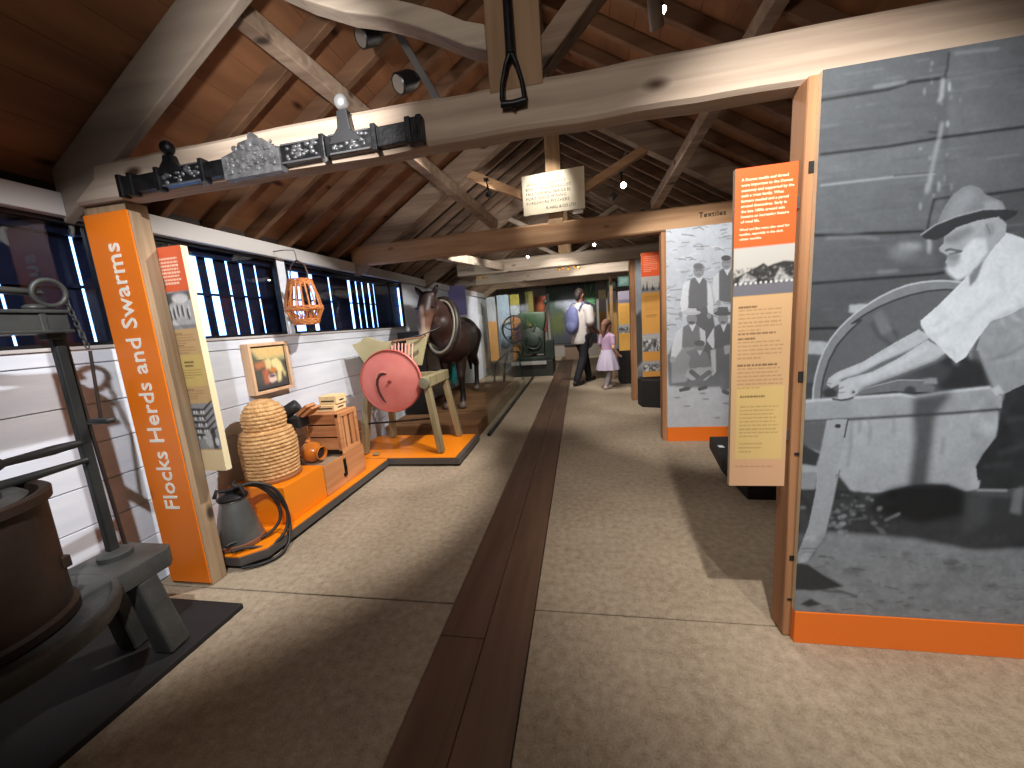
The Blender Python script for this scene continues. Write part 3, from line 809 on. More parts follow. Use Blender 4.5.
    A.poly(z1([(530, 312), (600, 262), (700, 222), (830, 188), (920, 186), (996, 196), (985, 218), (930, 246), (900, 224), (800, 242), (700, 276), (645, 318), (600, 336), (550, 330)]), 58, 1, 0)
    A.line(z1([(532, 310), (600, 262), (700, 222), (830, 188), (920, 186)]), 1.4, 165, .8)
    A.mott(160, 240, .09); A.mott(60, 90, .06)
    A.a *= np.array([.78, .87, .98])
    return A

# ---------------- the group portrait
def mural_group():
    A = Art(655, 215, 790, 445, 405, 690, (196, 200, 204))
    q = lambda L: [(660 + u / 3.49, 220 + v / 3.49) for u, v in L]
    A.mott(14, 26, .12)
    r = random.Random(4)
    for _ in range(300):
        x, y = r.uniform(660, 785), r.uniform(220, 372); L = r.uniform(3, 11)
        A.line([(x, y), (x + L * .6, y - r.uniform(-.5, 1.6)), (x + L, y - r.uniform(-1, 2))], r.uniform(.7, 1.5), r.choice((104, 120, 140, 150, 226)), .7)
    A.poly(q([(0, 585), (600, 560), (600, 800), (0, 800)]), 180, 1, 3)
    A.mott(20, 40, .09, (655, 385, 790, 445))
    for x, y in ((160, 625), (95, 650), (200, 690), (60, 620), (150, 605), (230, 640)): A.ell(*q([(x, y)])[0], 3.5, .9, 105, .8, 1)
    P = lambda L, c, s=0: A.poly(q(L), c, 1, s)
    # rock and shadow behind the sitters
    P([(25, 480), (70, 380), (140, 370), (260, 380), (270, 580), (140, 585), (30, 580)], 82, 3)
    # standing men
    P([(100, 300), (165, 295), (185, 330), (200, 420), (120, 420)], 84, 1)
    P([(82, 222), (112, 205), (122, 290), (98, 300), (92, 325), (75, 320), (70, 290)], 226); P([(150, 205), (176, 225), (186, 290), (186, 330), (168, 328), (160, 270)], 222)
    P([(106, 208), (122, 200), (136, 222), (150, 200), (164, 212), (166, 298), (142, 312), (132, 300), (98, 306), (100, 250)], 92, 1)
    P([(124, 200), (150, 198), (138, 222)], 220); A.ell(*q([(135, 178)])[0], 5.3, 6.8, 142, 1, 0); A.ell(*q([(134, 162)])[0], 5.2, 3.4, 96, 1, 1)
    A.ell(*q([(72, 330)])[0], 2.2, 3, 150); A.ell(*q([(172, 334)])[0], 2.2, 3, 150)
    P([(186, 200), (208, 180), (214, 290), (205, 300), (192, 285), (184, 240)], 222)
    P([(206, 178), (222, 168), (234, 190), (248, 166), (300, 180), (300, 300), (206, 282)], 90, 1); P([(222, 168), (248, 166), (235, 194)], 226)
    A.ell(*q([(232, 150)])[0], 5, 6.6, 150, 1, 0); A.ell(*q([(231, 133)])[0], 5, 2.8, 52, 1, 0)
    for c_, v_ in ((135, 178), (232, 150)):
        A.line(q([(c_ - 10, v_ - 2), (c_ - 3, v_ - 2)]), .8, 70); A.line(q([(c_ + 3, v_ - 2), (c_ + 10, v_ - 2)]), .8, 70); A.line(q([(c_ - 5, v_ + 13), (c_ + 6, v_ + 12)]), .8, 90)
    A.ell(*q([(204, 290)])[0], 2.6, 3, 160)
    # seated man in the straw hat
    P([(56, 390), (80, 372), (92, 430), (70, 470), (52, 500), (36, 490), (42, 440)], 220); P([(134, 372), (158, 388), (160, 430), (150, 450), (134, 420)], 214)
    P([(80, 374), (100, 362), (112, 385), (126, 362), (138, 376), (142, 440), (76, 446)], 112, 1); P([(100, 362), (126, 362), (113, 390)], 220)
    A.ell(*q([(111, 346)])[0], 5.2, 6, 138); A.ell(*q([(111, 358)])[0], 3.4, 1.3, 66)
    A.ell(*q([(109, 323)])[0], 9.5, 2.5, 196); P([(88, 322), (92, 308), (126, 308), (130, 322)], 206)
    P([(40, 500), (80, 445), (142, 440), (150, 470), (120, 520), (90, 565), (40, 570)], 148, 2); P([(90, 460), (150, 440), (130, 500)], 120, 1)
    A.ell(*q([(44, 488)])[0], 3, 3.4, 165)
    # seated man in the dark hat
    P([(162, 420), (190, 372), (200, 430), (185, 450)], 212); P([(188, 374), (212, 360), (222, 380), (232, 360), (300, 372), (300, 440), (190, 444)], 78, 1); P([(210, 360), (234, 360), (222, 392)], 216)
    A.ell(*q([(220, 345)])[0], 5, 6, 142); A.ell(*q([(219, 326)])[0], 9.2, 2.4, 66); P([(198, 324), (202, 304), (236, 303), (240, 323)], 76)
    A.ell(*q([(220, 357)])[0], 2.6, .9, 80)
    P([(178, 452), (260, 440), (270, 560), (228, 600), (212, 590), (206, 520), (184, 540)], 92, 2); P([(176, 455), (194, 450), (196, 530), (182, 545)], 196, 1); P([(222, 440), (262, 430), (262, 460), (226, 470)], 170, 1)
    # boy sitting cross-legged
    A.ell(*q([(138, 442)])[0], 5, 5.6, 132); A.ell(*q([(138, 430)])[0], 5.4, 3, 76)
    P([(112, 462), (130, 454), (146, 454), (166, 464), (178, 510), (168, 520), (106, 520), (100, 500)], 118, 1); P([(130, 455), (148, 455), (139, 474)], 205)
    P([(96, 520), (180, 512), (190, 530), (160, 560), (110, 560), (88, 545)], 172, 1)
    A.line(q([(110, 530), (140, 555), (150, 585)]), 5, 84, 1, 0); A.line(q([(172, 532), (130, 562), (90, 588)]), 5, 92, 1, 0)
    A.line(q([(72, 594), (100, 588)]), 3.5, 34); A.line(q([(138, 590), (160, 584)]), 3.5, 40); A.line(q([(222, 598), (236, 604)]), 4, 60)
    A.ell(*q([(140, 522)])[0], 4, 2.4, 175)
    A.a = .10 + .90 * A.a; A.a *= np.array([.93, .98, 1.06])
    A.mott(80, 140, .07)
    return A

def board(name, label, cat, x0, x1, y, z0, z1, thick=.022, edge=None, group=None):
    """a display board facing the visitor: an Empty with the board itself; front face at y"""
    t = thing(name, label, cat, ((x0 + x1) / 2, y + thick, z0), group)
    MB().box(x0, x1, y + .0015, y + thick, z0, z1).build('board', edge or mat('board edge', (206, 190, 160), .6), t)
    return t
EY = dict(u=(1, 0, 0), v=(0, 0, 1))
def art_on(t, name, A, x0, x1, y, z0, z1, nx, nz, charted=False, m=None):
    if charted:
        f = lambda S, T: A.sample(*chart(x0 + S * (x1 - x0), y, z1 - T * (z1 - z0)))
    else:
        u0, v0, u1, v1 = A.b
        f = lambda S, T: A.sample(u0 + S * (u1 - u0), v0 + T * (v1 - v0))
    return print_sheet(name, (x0, y, z0), (1, 0, 0), (0, 0, 1), x1 - x0, z1 - z0, nx, nz, f, m or print_m, t)

t = board('mural_panel', 'big black-and-white photograph of a bearded man in a hat at a grindstone', 'mural', .757, 1.95, 1.44, .134, 1.982)
art_on(t, 'photograph', mural_grinder(), .757, 1.95, 1.44, .134, 1.982, 430, 640, True)
MB().box(.757, 1.95, 1.436, 1.462, .0, .133).build('orange_skirting', orange_skirt, t, bevel=.002)
t = board('mural_panel', 'black-and-white group portrait of seated and standing men with a boy', 'mural', .815, 1.55, 3.87, .145, 2.03)
art_on(t, 'photograph', mural_group(), .815, 1.55, 3.87, .145, 2.03, 230, 560, True)
MB().box(.815, 1.55, 3.866, 3.89, .0, .144).build('orange_skirting', orange_skirt, t, bevel=.002)
# third mural, only its left strip shows between post and panel
A = Art(0, 0, 1, 1, 120, 240, (168, 174, 182)); A.mott(5, 9, .2)
A.poly([(0, .4), (.1, .36), (.16, .5), (.12, .75), (0, .8)], 70, 1, 2); A.poly([(.3, .4), (.5, .4), (.55, .8), (.28, .8)], 90, 1, 2); A.rect(0, .8, 1, 1, 120, 1, 4); A.mott(30, 50, .12)
t = board('mural_panel', 'narrow visible strip of a grey photograph behind the coastal panel', 'mural', .80, 1.5, 5.78, .10, 2.04)
art_on(t, 'photograph', A, .80, 1.5, 5.78, .10, 2.04, 60, 120)

# ---------------- information panels
ORANGE = (240, 98, 48); TAN = (214, 172, 108); TAN2 = (222, 188, 106)
def head(A, v0, v1, n, text=True):
    A.rect(0, v0, 1, v1, ORANGE)
    return A
def info_panel(label, x0, x1, y, z0, z1, secs, lines, name='information_panel', edge=None, res=(90, 500), thick=.02):
    t = board(name, label, 'information panel', x0, x1, y, z0, z1, thick, edge)
    A = Art(0, 0, 1, 1, res[0] * 3, res[1] * 2, TAN)
    for s in secs: s(A)
    art_on(t, 'printed_face', A, x0, x1, y, z0, z1, res[0] * 2, res[1])
    return t
def wool_photo(A, v0, v1):
    h = v1 - v0
    A.rect(0, v0, 1, v1, (186, 184, 178)); A.rect(0, v0 + h * .74, 1, v1, (112, 112, 120))
    A.poly([(0, v0 + h * .62), (.18, v0 + h * .52), (.32, v0 + h * .46), (.5, v0 + h * .34), (.58, v0 + h * .42), (.66, v0 + h * .38), (.84, v0 + h * .33), (1, v0 + h * .36), (1, v0 + h * .76), (0, v0 + h * .76)], 58, 1, 1)
    A.poly([(.1, v0 + h * .66), (.2, v0 + h * .52), (.4, v0 + h * .66), (.36, v0 + h * .73), (.08, v0 + h * .74)], 186, .9, 2); A.poly([(.68, v0 + h * .7), (.78, v0 + h * .45), (.86, v0 + h * .6), (.98, v0 + h * .68), (.98, v0 + h * .74), (.68, v0 + h * .74)], 180, .9, 2)
    rw = random.Random(8)
    for _ in range(160):
        x = rw.uniform(0, 1); y = v0 + h * rw.uniform(.42, .74); A.ell(x, y, rw.uniform(.008, .035), h * rw.uniform(.008, .035), rw.choice((40, 52, 70, 96, 150)), rw.uniform(.3, .7), 1)
    A.mott(40, 90, .22, (0, v0 + h * .42, 1, v0 + h * .8))
    for k in range(12): A.ell(.04 + k * .085, v0 + h * .74, .022, .004, 210, .9)
def crowd_photo(A, v0, v1, base=150, seed=1):
    h = v1 - v0; r = random.Random(seed)
    A.rect(0, v0, 1, v1, base)
    for _ in range(46):
        x, y = r.uniform(0, 1), v0 + h * r.uniform(.3, .95); A.ell(x, y, r.uniform(.02, .08), h * r.uniform(.04, .16), r.choice((40, 60, 90, 200, 220, 70)), .85, 1)
    A.rect(0, v0, 1, v0 + h * .26, base + 40, .9, 3); A.mott(30, 200, .2, (0, v0, 1, v1))
def tx(*a, **k): return lambda A: A.text_lines(*a, **k)

# the near right panel
def secsR(A):
    A.rect(0, 0, 1, .228, ORANGE)
    A.rect(0, .375, 1, 1, (208, 170, 126)); A.rect(.1, .66, .93, .905, (214, 184, 122)); A.rect(0, .905, 1, 1, (208, 166, 130)); A.mott(4, 6, .03)
    wool_photo(A, .228, .372)
    for v, n in ((.415, 6), (.515, 5), (.60, 6)): A.text_lines(.1, .9, v, .0125, n, (140, 104, 66), al=.55)
    for v, a, b in ((.404, .1, .42), (.487, .1, .75), (.503, .1, .4), (.588, .1, .8), (.69, .16, .6)): A.text_lines(a, b, v, .012, 1, (92, 66, 42), wd=.5, al=.8, last=1)
    A.text_lines(.16, .85, .725, .0125, 9, (140, 104, 66), al=.55); A.text_lines(.16, .6, .85, .014, 3, (140, 104, 66), al=.5); A.text_lines(.1, .8, .93, .01, 1, (160, 116, 76), al=.6, last=1)
pR = info_panel('orange-topped panel on the right post, with a picture of dark hills over tan text', .531, .7185, 1.475, .625, 1.745, [secsR], None, res=(70, 400))
rows = ['A Dorset textile and thread', 'were important to the Dorset', 'economy and supported by the', 'such a great family. What', 'farmers needed and a parcel', 'around themselves. Early in', 'the late 1800s around sale', 'became an increasing feature', 'of rural life.']
for i, s in enumerate(rows):
    letters(s, .0125, (.550, 1.4745, 1.7035 - i * .0166), (1, 0, 0), (0, 0, 1), pale_ink, 'lettering', pR, .0006, bold=.0004)
for i, s in enumerate(['Wool and flax were also used for', 'textiles, especially in the dark', 'winter months.']):
    letters(s, .0112, (.547, 1.4745, 1.546 - i * .0155), (1, 0, 0), (0, 0, 1), pale_ink, 'lettering', pR, .0006, bold=.0004)

# the left post's panel
def secsL(A):
    A.rect(0, 0, 1, .185, (226, 104, 66)); A.rect(0, .185, 1, .9, (198, 164, 118)); A.rect(0, .9, 1, 1, (228, 204, 160)); A.rect(.06, .46, .96, .60, (208, 182, 112)); A.mott(4, 6, .03)
    A.text_lines(.1, .86, .045, .0145, 8, (255, 214, 186), wd=.55, al=.95, last=.8)
    A.rect(.02, .185, .98, .345, 176); A.poly([(.02, .19), (.98, .185), (.98, .225), (.5, .215), (.02, .25)], 96, 1, 3); A.ell(.6, .215, .3, .02, 225, .8, 4)
    for x in (.15, .3, .45, .62, .8): A.ell(x, .275 + .01 * math.sin(x * 9), .05, .026, 50, .9, 2); A.ell(x + .05, .27, .03, .03, 220, .8, 2)
    A.poly([(.02, .34), (.2, .30), (.5, .345)], 210, .9, 2); A.rect(.02, .328, .98, .345, 90, .6, 2)
    A.mott(40, 160, .2, (0, .185, 1, .345))
    for v, n in ((.37, 4), (.425, 3), (.525, 4), (.62, 3), (.655, 1)): A.text_lines(.14, .86, v, .0115, n, (128, 96, 66), al=.6)
    for v in (.362, .415, .612): A.text_lines(.12, .4, v, .01, 1, (96, 70, 46), al=.8, wd=.5, last=1)
    A.text_lines(.26, .66, .488, .016, 2, (70, 60, 40), al=.8, wd=.5, last=.8)
    A.rect(.08, .68, 1, .895, 150)
    for i in range(5):
        v = .70 + i * .03
        A.poly([(.08, v), (.6, v + .004), (.98, v - .035), (.98, v - .025), (.6, v + .018), (.08, v + .012)], 48, .9, 1)
        for k in range(6): A.rect(.12 + k * .09, v + .012, .17 + k * .09, v + .028, 225 if (i + k) % 3 else 90, .9, 1)
    A.ell(.6, .85, .16, .038, 190, .9, 3); A.poly([(.7, .80), (.86, .79), (.9, .895), (.72, .895)], 52, .9, 3); A.ell(.88, .86, .07, .02, 225, .8, 2)
    A.mott(36, 160, .22, (.08, .68, 1, .895))
pL = info_panel('orange-topped panel on the left post, with two old shop photographs on tan', -2.07, -1.905, 1.63, .625, 1.79, [secsL], None, res=(64, 400), edge=mat('cream panel edge', (232, 214, 174), .5), thick=.035)

# panels further along the right side
def secsC(A):
    A.rect(0, 0, 1, .185, (246, 104, 58)); A.text_lines(.12, .85, .03, .014, 9, (255, 190, 160), al=.8)
    A.rect(0, .185, 1, .31, (205, 200, 192)); A.rect(0, .275, 1, .31, 150, 1, 2)
    for x, h in ((.1, .06), (.28, .08), (.55, .05), (.62, .03), (.9, .07)): A.poly([(x - .07, .295), (x, .295 - h), (x + .06, .295)], 52, .9, 2)
    A.mott(30, 120, .15, (0, .185, 1, .31))
    A.rect(0, .31, 1, .645, (228, 166, 84)); A.text_lines(.15, .85, .34, .014, 10, (188, 130, 66), al=.6); A.text_lines(.2, .75, .49, .014, 2, (110, 80, 50), al=.8, last=.9)
    crowd_photo(A, .645, .79, 150, 2); A.rect(0, .79, 1, .87, (226, 160, 78)); crowd_photo(A, .87, .955, 140, 3); A.rect(0, .955, 1, 1, (226, 160, 78))
info_panel('orange-topped panel with harbour photograph and crowd pictures, left of the group portrait', .838, 1.095, 5.50, .40, 2.075, [secsC], None, res=(50, 240))
def secsD(A):
    A.rect(0, 0, 1, .2, (168, 160, 178), 1); A.mott(6, 14, .12, (0, 0, 1, .2)); A.rect(0, .14, 1, .2, (112, 108, 130), .8, 2)
    A.rect(0, .2, 1, 1, (232, 176, 88)); A.text_lines(.15, .85, .25, .02, 12, (196, 140, 70), al=.6); crowd_photo(A, .56, .70, 150, 5); A.text_lines(.15, .85, .74, .02, 4, (196, 140, 70), al=.6)
info_panel('amber panel with violet top right of the girl, below the larger dark green sign', .70, .925, 7.3, .621, 1.70, [secsD], None, res=(40, 160))
def secsE(A):
    A.rect(0, 0, 1, .14, (176, 168, 186), 1); A.rect(0, .14, 1, 1, (234, 178, 92)); A.text_lines(.15, .85, .2, .02, 20, (200, 150, 80), al=.6); crowd_photo(A, .68, .8, 150, 6)
info_panel('amber panel below the smaller dark green sign, second from the girl', .648, .845, 9.2, .0, 1.82, [secsE], None, res=(36, 140))
def secsF(A):
    A.rect(0, 0, 1, .12, (222, 204, 150), 1); A.rect(0, .12, 1, .3, (190, 180, 180), 1); A.rect(0, .3, 1, 1, (236, 186, 110)); A.text_lines(.15, .85, .34, .02, 18, (206, 158, 96), al=.6)
info_panel('pale amber panel furthest down the right side, beside the end-wall picture', .535, .735, 11.0, .0, 1.98, [secsF], None, res=(30, 130))
for x0, x1, y, z0, z1, lb in ((.70, .922, 7.28, 1.775, 1.965, 'larger dark green framed sign above the violet-topped panel'), (.655, .845, 9.18, 1.85, 2.04, 'smaller dark green framed sign further down the right side')):
    t = thing('framed_sign', lb, 'sign', ((x0 + x1) / 2, y, z0))
    MB().box(x0, x1, y, y + .02, z0, z1).build('frame', mat('dark green frame', (26, 52, 50), .5), t, bevel=.003)
    A = Art(0, 0, 1, 1, 60, 60, (92, 122, 116)); A.text_lines(.15, .85, .2, .12, 5, (170, 190, 182), wd=.45, al=.7)
    art_on(t, 'sign_face', A, x0 + .016, x1 - .016, y - .002, z0 + .016, z1 - .016, 40, 40)

# ---------------- end-wall picture
A = Art(0, 0, 1, 1, 240, 280, (70, 74, 80))
A.mott(5, 6, .3); A.poly([(0, .05), (.5, .02), (.55, .35), (.2, .45), (0, .5)], (76, 96, 84), 1, 14); A.poly([(.3, .2), (.75, .15), (.75, .4), (.4, .5)], (188, 196, 214), .9, 12)
A.poly([(.02, .5), (.4, .42), (.45, .8), (.05, .85)], (96, 108, 62), .9, 14); A.poly([(.35, .5), (.75, .45), (.75, .95), (.4, .95)], (82, 78, 106), .9, 14)
for k in range(14):
    a = -2.4 + k * .22; A.line([(.86, .3), (.86 + .34 * math.cos(a), .3 + .3 * math.sin(a))], .022, (112, 176, 122) if k % 2 else (64, 120, 74), .9, 1)
A.poly([(.72, .5), (1, .48), (1, 1), (.72, 1)], (44, 46, 54), .9, 6); A.poly([(.8, .5), (.98, .5), (.98, .58), (.8, .58)], (214, 178, 92), .7, 5)
A.ell(.3, .3, .12, .08, (160, 168, 180), .7, 8); A.mott(20, 24, .2)
t = board('mural_panel', 'large dark colour picture with palm fronds on the end wall', 'mural', -1.08, .52, 12.93, .46, 2.36)
art_on(t, 'picture', A, -1.08, .52, 12.93, .46, 2.36, 150, 170)

# ---------------- lettering in the hall
sg = thing('section_sign', 'tall orange sign on the left post lettered Flocks Herds and Swarms', 'sign', (-2.168, 1.533, 0))
MB().box(-2.298, -2.038, 1.527, 1.534, .02, 1.945).build('board', orange_sign, sg, bevel=.002)
def words(txt, size, o, u, v, m, name, parent, depth, **k):
    """one lettering part per word, set out along one line"""
    def wid(t):
        cu = bpy.data.curves.new('t', 'FONT'); cu.body = t; cu.size = size; cu.space_character = k.get('space', 1.0)
        q = bpy.data.objects.new('t', cu); C.objects.link(q); bpy.context.view_layer.update(); w_ = q.dimensions.x; bpy.data.objects.remove(q); return w_
    ws = txt.split(' ')
    for i, wd in enumerate(ws):
        dx = wid(' '.join(ws[:i] + ['H'])) - wid('H') if i else 0
        letters(wd, size, V(o) + V(u).normalized() * dx, u, v, m, name, parent, depth, **k)
words('Flocks Herds and Swarms', .1265, (-2.128, 1.5265, .445), (0, 0, 1), (-1, 0, 0), white_ink, 'lettering', sg, .003, bold=.0015, space=1.03)
o = letters('Textiles', .066, (1.095, 3.874, 2.10), (1, 0, .012), (-.012, 0, 1), black_ink, 'stencilled_word', None, .003, space=1.08)
tag(o, 'dark word Textiles lettered on the right end of the second tie beam', 'lettering')

ns = thing('notice_board', 'white painted notice board lettered in black on the second king post', 'sign', (-.195, 3.87, 2.29))
nb = MB(); nb.prism([(-.487, 2.296), (.094, 2.300), (.099, 2.668), (-.488, 2.648)], (0, 3.845, 0), (1, 0, 0), (0, 0, 1), (0, .02, 0))
nb.build('board', mat('weathered white board', (220, 206, 176), .6, c2=(232, 222, 198), scale=6), ns)
for i, (s, x, k) in enumerate((('NOTICE.', -.27, 1.1), ("ATLANTIC BENEFIT'Y", -.44, 1.05), ('BOOTS AND SHOES LOT', -.455, 1.05), ('FAULTLESS AND BEAGLE EL', -.455, .92), ('FORT GOLD MINING', -.455, 1.12), ('FORESHORE PITCHERS', -.455, 1.1), ('R. HALL & CO LTD', -.27, .9))):
    letters(s, .037, (x, 3.8445, 2.595 - i * .042 + (0 if i < 6 else -.012)), (1, 0, .015), (-.015, 0, 1), black_ink, 'lettering', ns, .001, space=k)
solid('small_plaque', MB().box(-.02, .075, 3.86, 3.87, 2.262, 2.296), mat('white plaque', (214, 210, 206), .5), 'little white plaque under the right corner of the notice board', 'plaque', bevel=.002)
for z in (.80, 1.60):
    MB().box(.7175, .7345, 1.482, 1.492, z, z + .04).build('bracket', grey_trim, pR)
    MB().box(-2.055, -2.04, 1.622, 1.633, z, z + .04).build('bracket', grey_trim, pL)
# ================================================================ CHEESE PRESS, front left
mat_b = solid('low_platform', MB().box(-2.39, -1.70, -.9, 1.40, 0.0, .028), black_board, 'black low platform under the iron press, at the left of the aisle', 'platform', bevel=.004)
AX, AY = -1.88, .68
pr = thing('iron_press', 'grey cast-iron press with a rust-brown vat, levers and upright bars on a black platform', 'press', (AX, AY, .028))
# bed: slab with a round drip tray
bed = MB()
n = 40
bed.lathe([(.30, .385), (.335, .40), (.345, .43), (.345, .462), (.325, .468), (.318, .452), (.30, .447), (.0, .447)], (AX, AY, 0), n)
bed.prism([(-2.04, .80), (-2.04, 1.215), (-1.79, 1.215), (-1.755, 1.18), (-1.755, .80)], (0, 0, .385), (1, 0, 0), (0, 1, 0), (0, 0, .08))
bed.prism([(-2.04, .10), (-2.04, .6), (-1.755, .6), (-1.755, .10)], (0, 0, .385), (1, 0, 0), (0, 1, 0), (0, 0, .08))
bed.build('bed', grey_iron, pr, bevel=.006, smooth=40)
for y in (1.09, .26):
    for x in (-1.975, -1.80):
        MB().beam((x, y, .39), (x + (.01 if x > -1.9 else -.01), y + (.05 if y > .6 else -.05), .034), .075, .085, up=(1, 0, 0), w1=.085, h1=.10).build('leg', grey_iron, pr, bevel=.01)
    MB().lathe([(.055, .462), (.055, .485), (.035, .50)], (-1.925, y + .02, 0), 20).build('column_foot', grey_iron, pr, smooth=40)
    MB().box(-1.942, -1.912, y - .0, y + .034, .48, 1.40).build('column', dark_iron, pr, bevel=.006)
# vat with plate inside
MB().lathe([(.235, .452), (.248, .455), (.248, .48), (.236, .49), (.238, .84), (.252, .85), (.254, .878), (.246, .885), (.226, .88), (.222, .60), (.0, .60)], (AX, AY, 0), 48).build('vat', rust_iron, pr, smooth=40)
for a in (-.2, .9, 2.2, 4.0): MB().box(AX + .24 * math.cos(a) - .012, AX + .24 * math.cos(a) + .012, AY + .24 * math.sin(a) - .012, AY + .24 * math.sin(a) + .012, .60, .64).build('vat_lug', rust_iron, pr, bevel=.004)
pl = MB().lathe([(.0, .84), (.20, .84), (.205, .85), (.205, .872), (.19, .885), (.08, .89), (.06, .93), (.0, .94)], (AX, AY, 0), 40)
for a in (.6, 2.7, 4.8): pl.beam((AX, AY, .91), (AX + .17 * math.cos(a), AY + .17 * math.sin(a), .892), .03, .03)
pl.build('pressing_plate', grey_iron, pr, smooth=40)
# screw, capstan and two levers
MB().lathe([(.028, .93)] + [(.03 if k % 2 else .025, .94 + k * .012) for k in range(42)], (AX, AY, 0), 16).build('screw', dark_iron, pr, smooth=50)
MB().lathe([(.04, .94), (.075, .95), (.085, .97), (.075, .99), (.04, 1.0)], (AX, AY, 0), 28).build('capstan_hub', dark_iron, pr, smooth=40)
MB().tube([(AX, AY + .05, .985), (AX - .01, AY + .17, .965), (AX - .02, AY + .20, .962), (AX - .03, AY + .33, .962), (AX - .045, AY + .44, .962)], [.024, .03, .013, .018, .011], 12).build('lever', dark_iron, pr, smooth=50)
MB().tube([(AX + .02, AY - .02, .90), (AX - .01, AY + .2, .893), (AX - .03, AY + .41, .893)], [.024, .017, .011], 12).build('lever', dark_iron, pr, smooth=50)
MB().tube([(AX + .13 * math.cos(a), AY + .13 * math.sin(a), .975) for a in [k * math.pi / 16 for k in range(32)]], .017, 10, closed=True).build('capstan_ring', dark_iron, pr, smooth=60)
# crosshead with ribs, lever arm, ring and chain
ch = MB()
ch.box(-1.985, -1.865, .12, 1.12, 1.392, 1.452); ch.box(-1.995, -1.855, .12, 1.125, 1.452, 1.465); ch.box(-1.995, -1.855, .12, 1.125, 1.382, 1.394)
for y in (1.05, .93, .81, .55, .43, .3): ch.box(-1.99, -1.86, y - .01, y + .01, 1.385, 1.462)
ch.box(-1.95, -1.90, 1.07, 1.125, 1.36, 1.39)
ch.build('crosshead', grey_iron, pr, bevel=.004)
arm = MB()
arm.tube([(-1.92, .62, 1.66), (-1.92, .74, 1.62), (-1.92, .84, 1.56), (-1.92, .95, 1.535), (-1.92, 1.09, 1.53)], [.03, .03, .028, .024, .018], 10, flat=.6)
arm.tube([(-1.92, .80, 1.58), (-1.92, .86, 1.52), (-1.92, .89, 1.46)], [.022, .018, .02], 10)
arm.build('lever_arm', grey_iron, pr, smooth=60)
MB().tube([(-1.90 + .006 * math.sin(a), 1.105 + .046 * math.cos(a), 1.528 + .046 * math.sin(a)) for a in [k * math.pi / 14 for k in range(28)]], .0085, 8, closed=True).build('chain_wheel', grey_iron, pr, smooth=60)
MB().ell((-1.91, 1.06, 1.475), (.03, .03, .014)).build('pawl', grey_iron, pr, smooth=60)
chn = MB()
for k in range(9):
    z = 1.50 - k * .021; y = 1.147 + k * .0035; rot = k % 2
    chn.tube([(-1.90 + (.007 * math.cos(a) if rot else 0), y + (0 if rot else .007 * math.cos(a)), z + .014 * math.sin(a)) for a in [j * math.pi / 5 for j in range(10)]], .0028, 5, closed=True)
chn.build('chain', grey_iron, pr, smooth=60)
MB().tube([(-1.955, 1.135, 1.385), (-1.955, 1.145, 1.36), (-1.95, 1.15, 1.0), (-1.95, 1.165, .465)], [.011, .008, .007, .007], 8).build('rod', rust_iron, pr, smooth=60)
MB().tube([(-1.90, 1.18, 1.31), (-1.90, 1.16, 1.042)], .0055, 8).build('hanging_rod', rust_iron, pr, smooth=60)
wt = MB().box(-2.02, -1.845, 1.14, 1.175, 1.02, 1.042); wt.build('weight_arm', dark_iron, pr, bevel=.008)

# ================================================================ IRONWORK ON THE NEAREST BEAM
ip = thing('iron_lintel', 'ornate black cast-iron plate with two horned uprights, fixed along the nearest tie beam', 'ironwork', (-1.27, 1.48, 2.0))
def zc(x): return 2.016 + (x + 1.97) * .0125
b = MB()
for x0, x1, h in ((-1.98, -1.90, .078), (-1.90, -1.76, .066), (-1.76, -1.52, .07), (-1.52, -1.40, .062), (-1.17, -.95, .07), (-.95, -.74, .074), (-.74, -.60, .07), (-.60, -.545, .09)):
    b._hex([(x0, 1.470, zc(x0) - h / 2), (x0, 1.5, zc(x0) - h / 2), (x1, 1.5, zc(x1) - h / 2), (x1, 1.470, zc(x1) - h / 2), (x0, 1.470, zc(x0) + h / 2), (x0, 1.5, zc(x0) + h / 2), (x1, 1.5, zc(x1) + h / 2), (x1, 1.470, zc(x1) + h / 2)])
for x in (-1.965, -1.905, -1.76, -1.53, -.96, -.74, -.60, -.555):
    b.box(x - .011, x + .011, 1.462, 1.5, zc(x) - .047, zc(x) + .047)
b.build('plate', iron, ip, bevel=.004)
cr = MB().prism([(-1.42, 1.965), (-1.15, 1.968), (-1.15, 2.058), (-1.20, 2.07), (-1.22, 2.098), (-1.255, 2.102), (-1.262, 2.125), (-1.278, 2.125), (-1.285, 2.102), (-1.33, 2.095), (-1.345, 2.07), (-1.42, 2.052)], (0, 1.462, 0), (1, 0, 0), (0, 0, 1), (0, .036, 0))
rr = random.Random(2)
for _ in range(70):
    x, z = rr.uniform(-1.40, -1.17), rr.uniform(1.985, 2.085)
    if abs(x + 1.28) > .1 and z > 2.045: continue
    cr.ell((x, 1.462, z), (rr.uniform(.006, .014), .007, rr.uniform(.006, .013)), 8, 5)
cr.build('crest', mat('spotlit crest iron', (120, 120, 122), .38, metal=.45, c2=(76, 76, 78), scale=30, bump=.3), ip, smooth=35)  # the spotlight's brightness is put into the crest's lighter grey
sc_ = MB()
for x0, x1 in ((-1.74, -1.54), (-1.145, -.97), (-.93, -.76)):
    for _ in range(26):
        x = rr.uniform(x0 + .01, x1 - .01); z = zc(x) + rr.uniform(-.022, .026)
        sc_.ell((x, 1.470, z), (rr.uniform(.006, .015), .006, rr.uniform(.005, .011)), 8, 5)
    sc_.box(x0, x1, 1.466, 1.472, zc((x0 + x1) / 2) + .03, zc((x0 + x1) / 2) + .036).box(x0, x1, 1.466, 1.472, zc((x0 + x1) / 2) - .036, zc((x0 + x1) / 2) - .03)
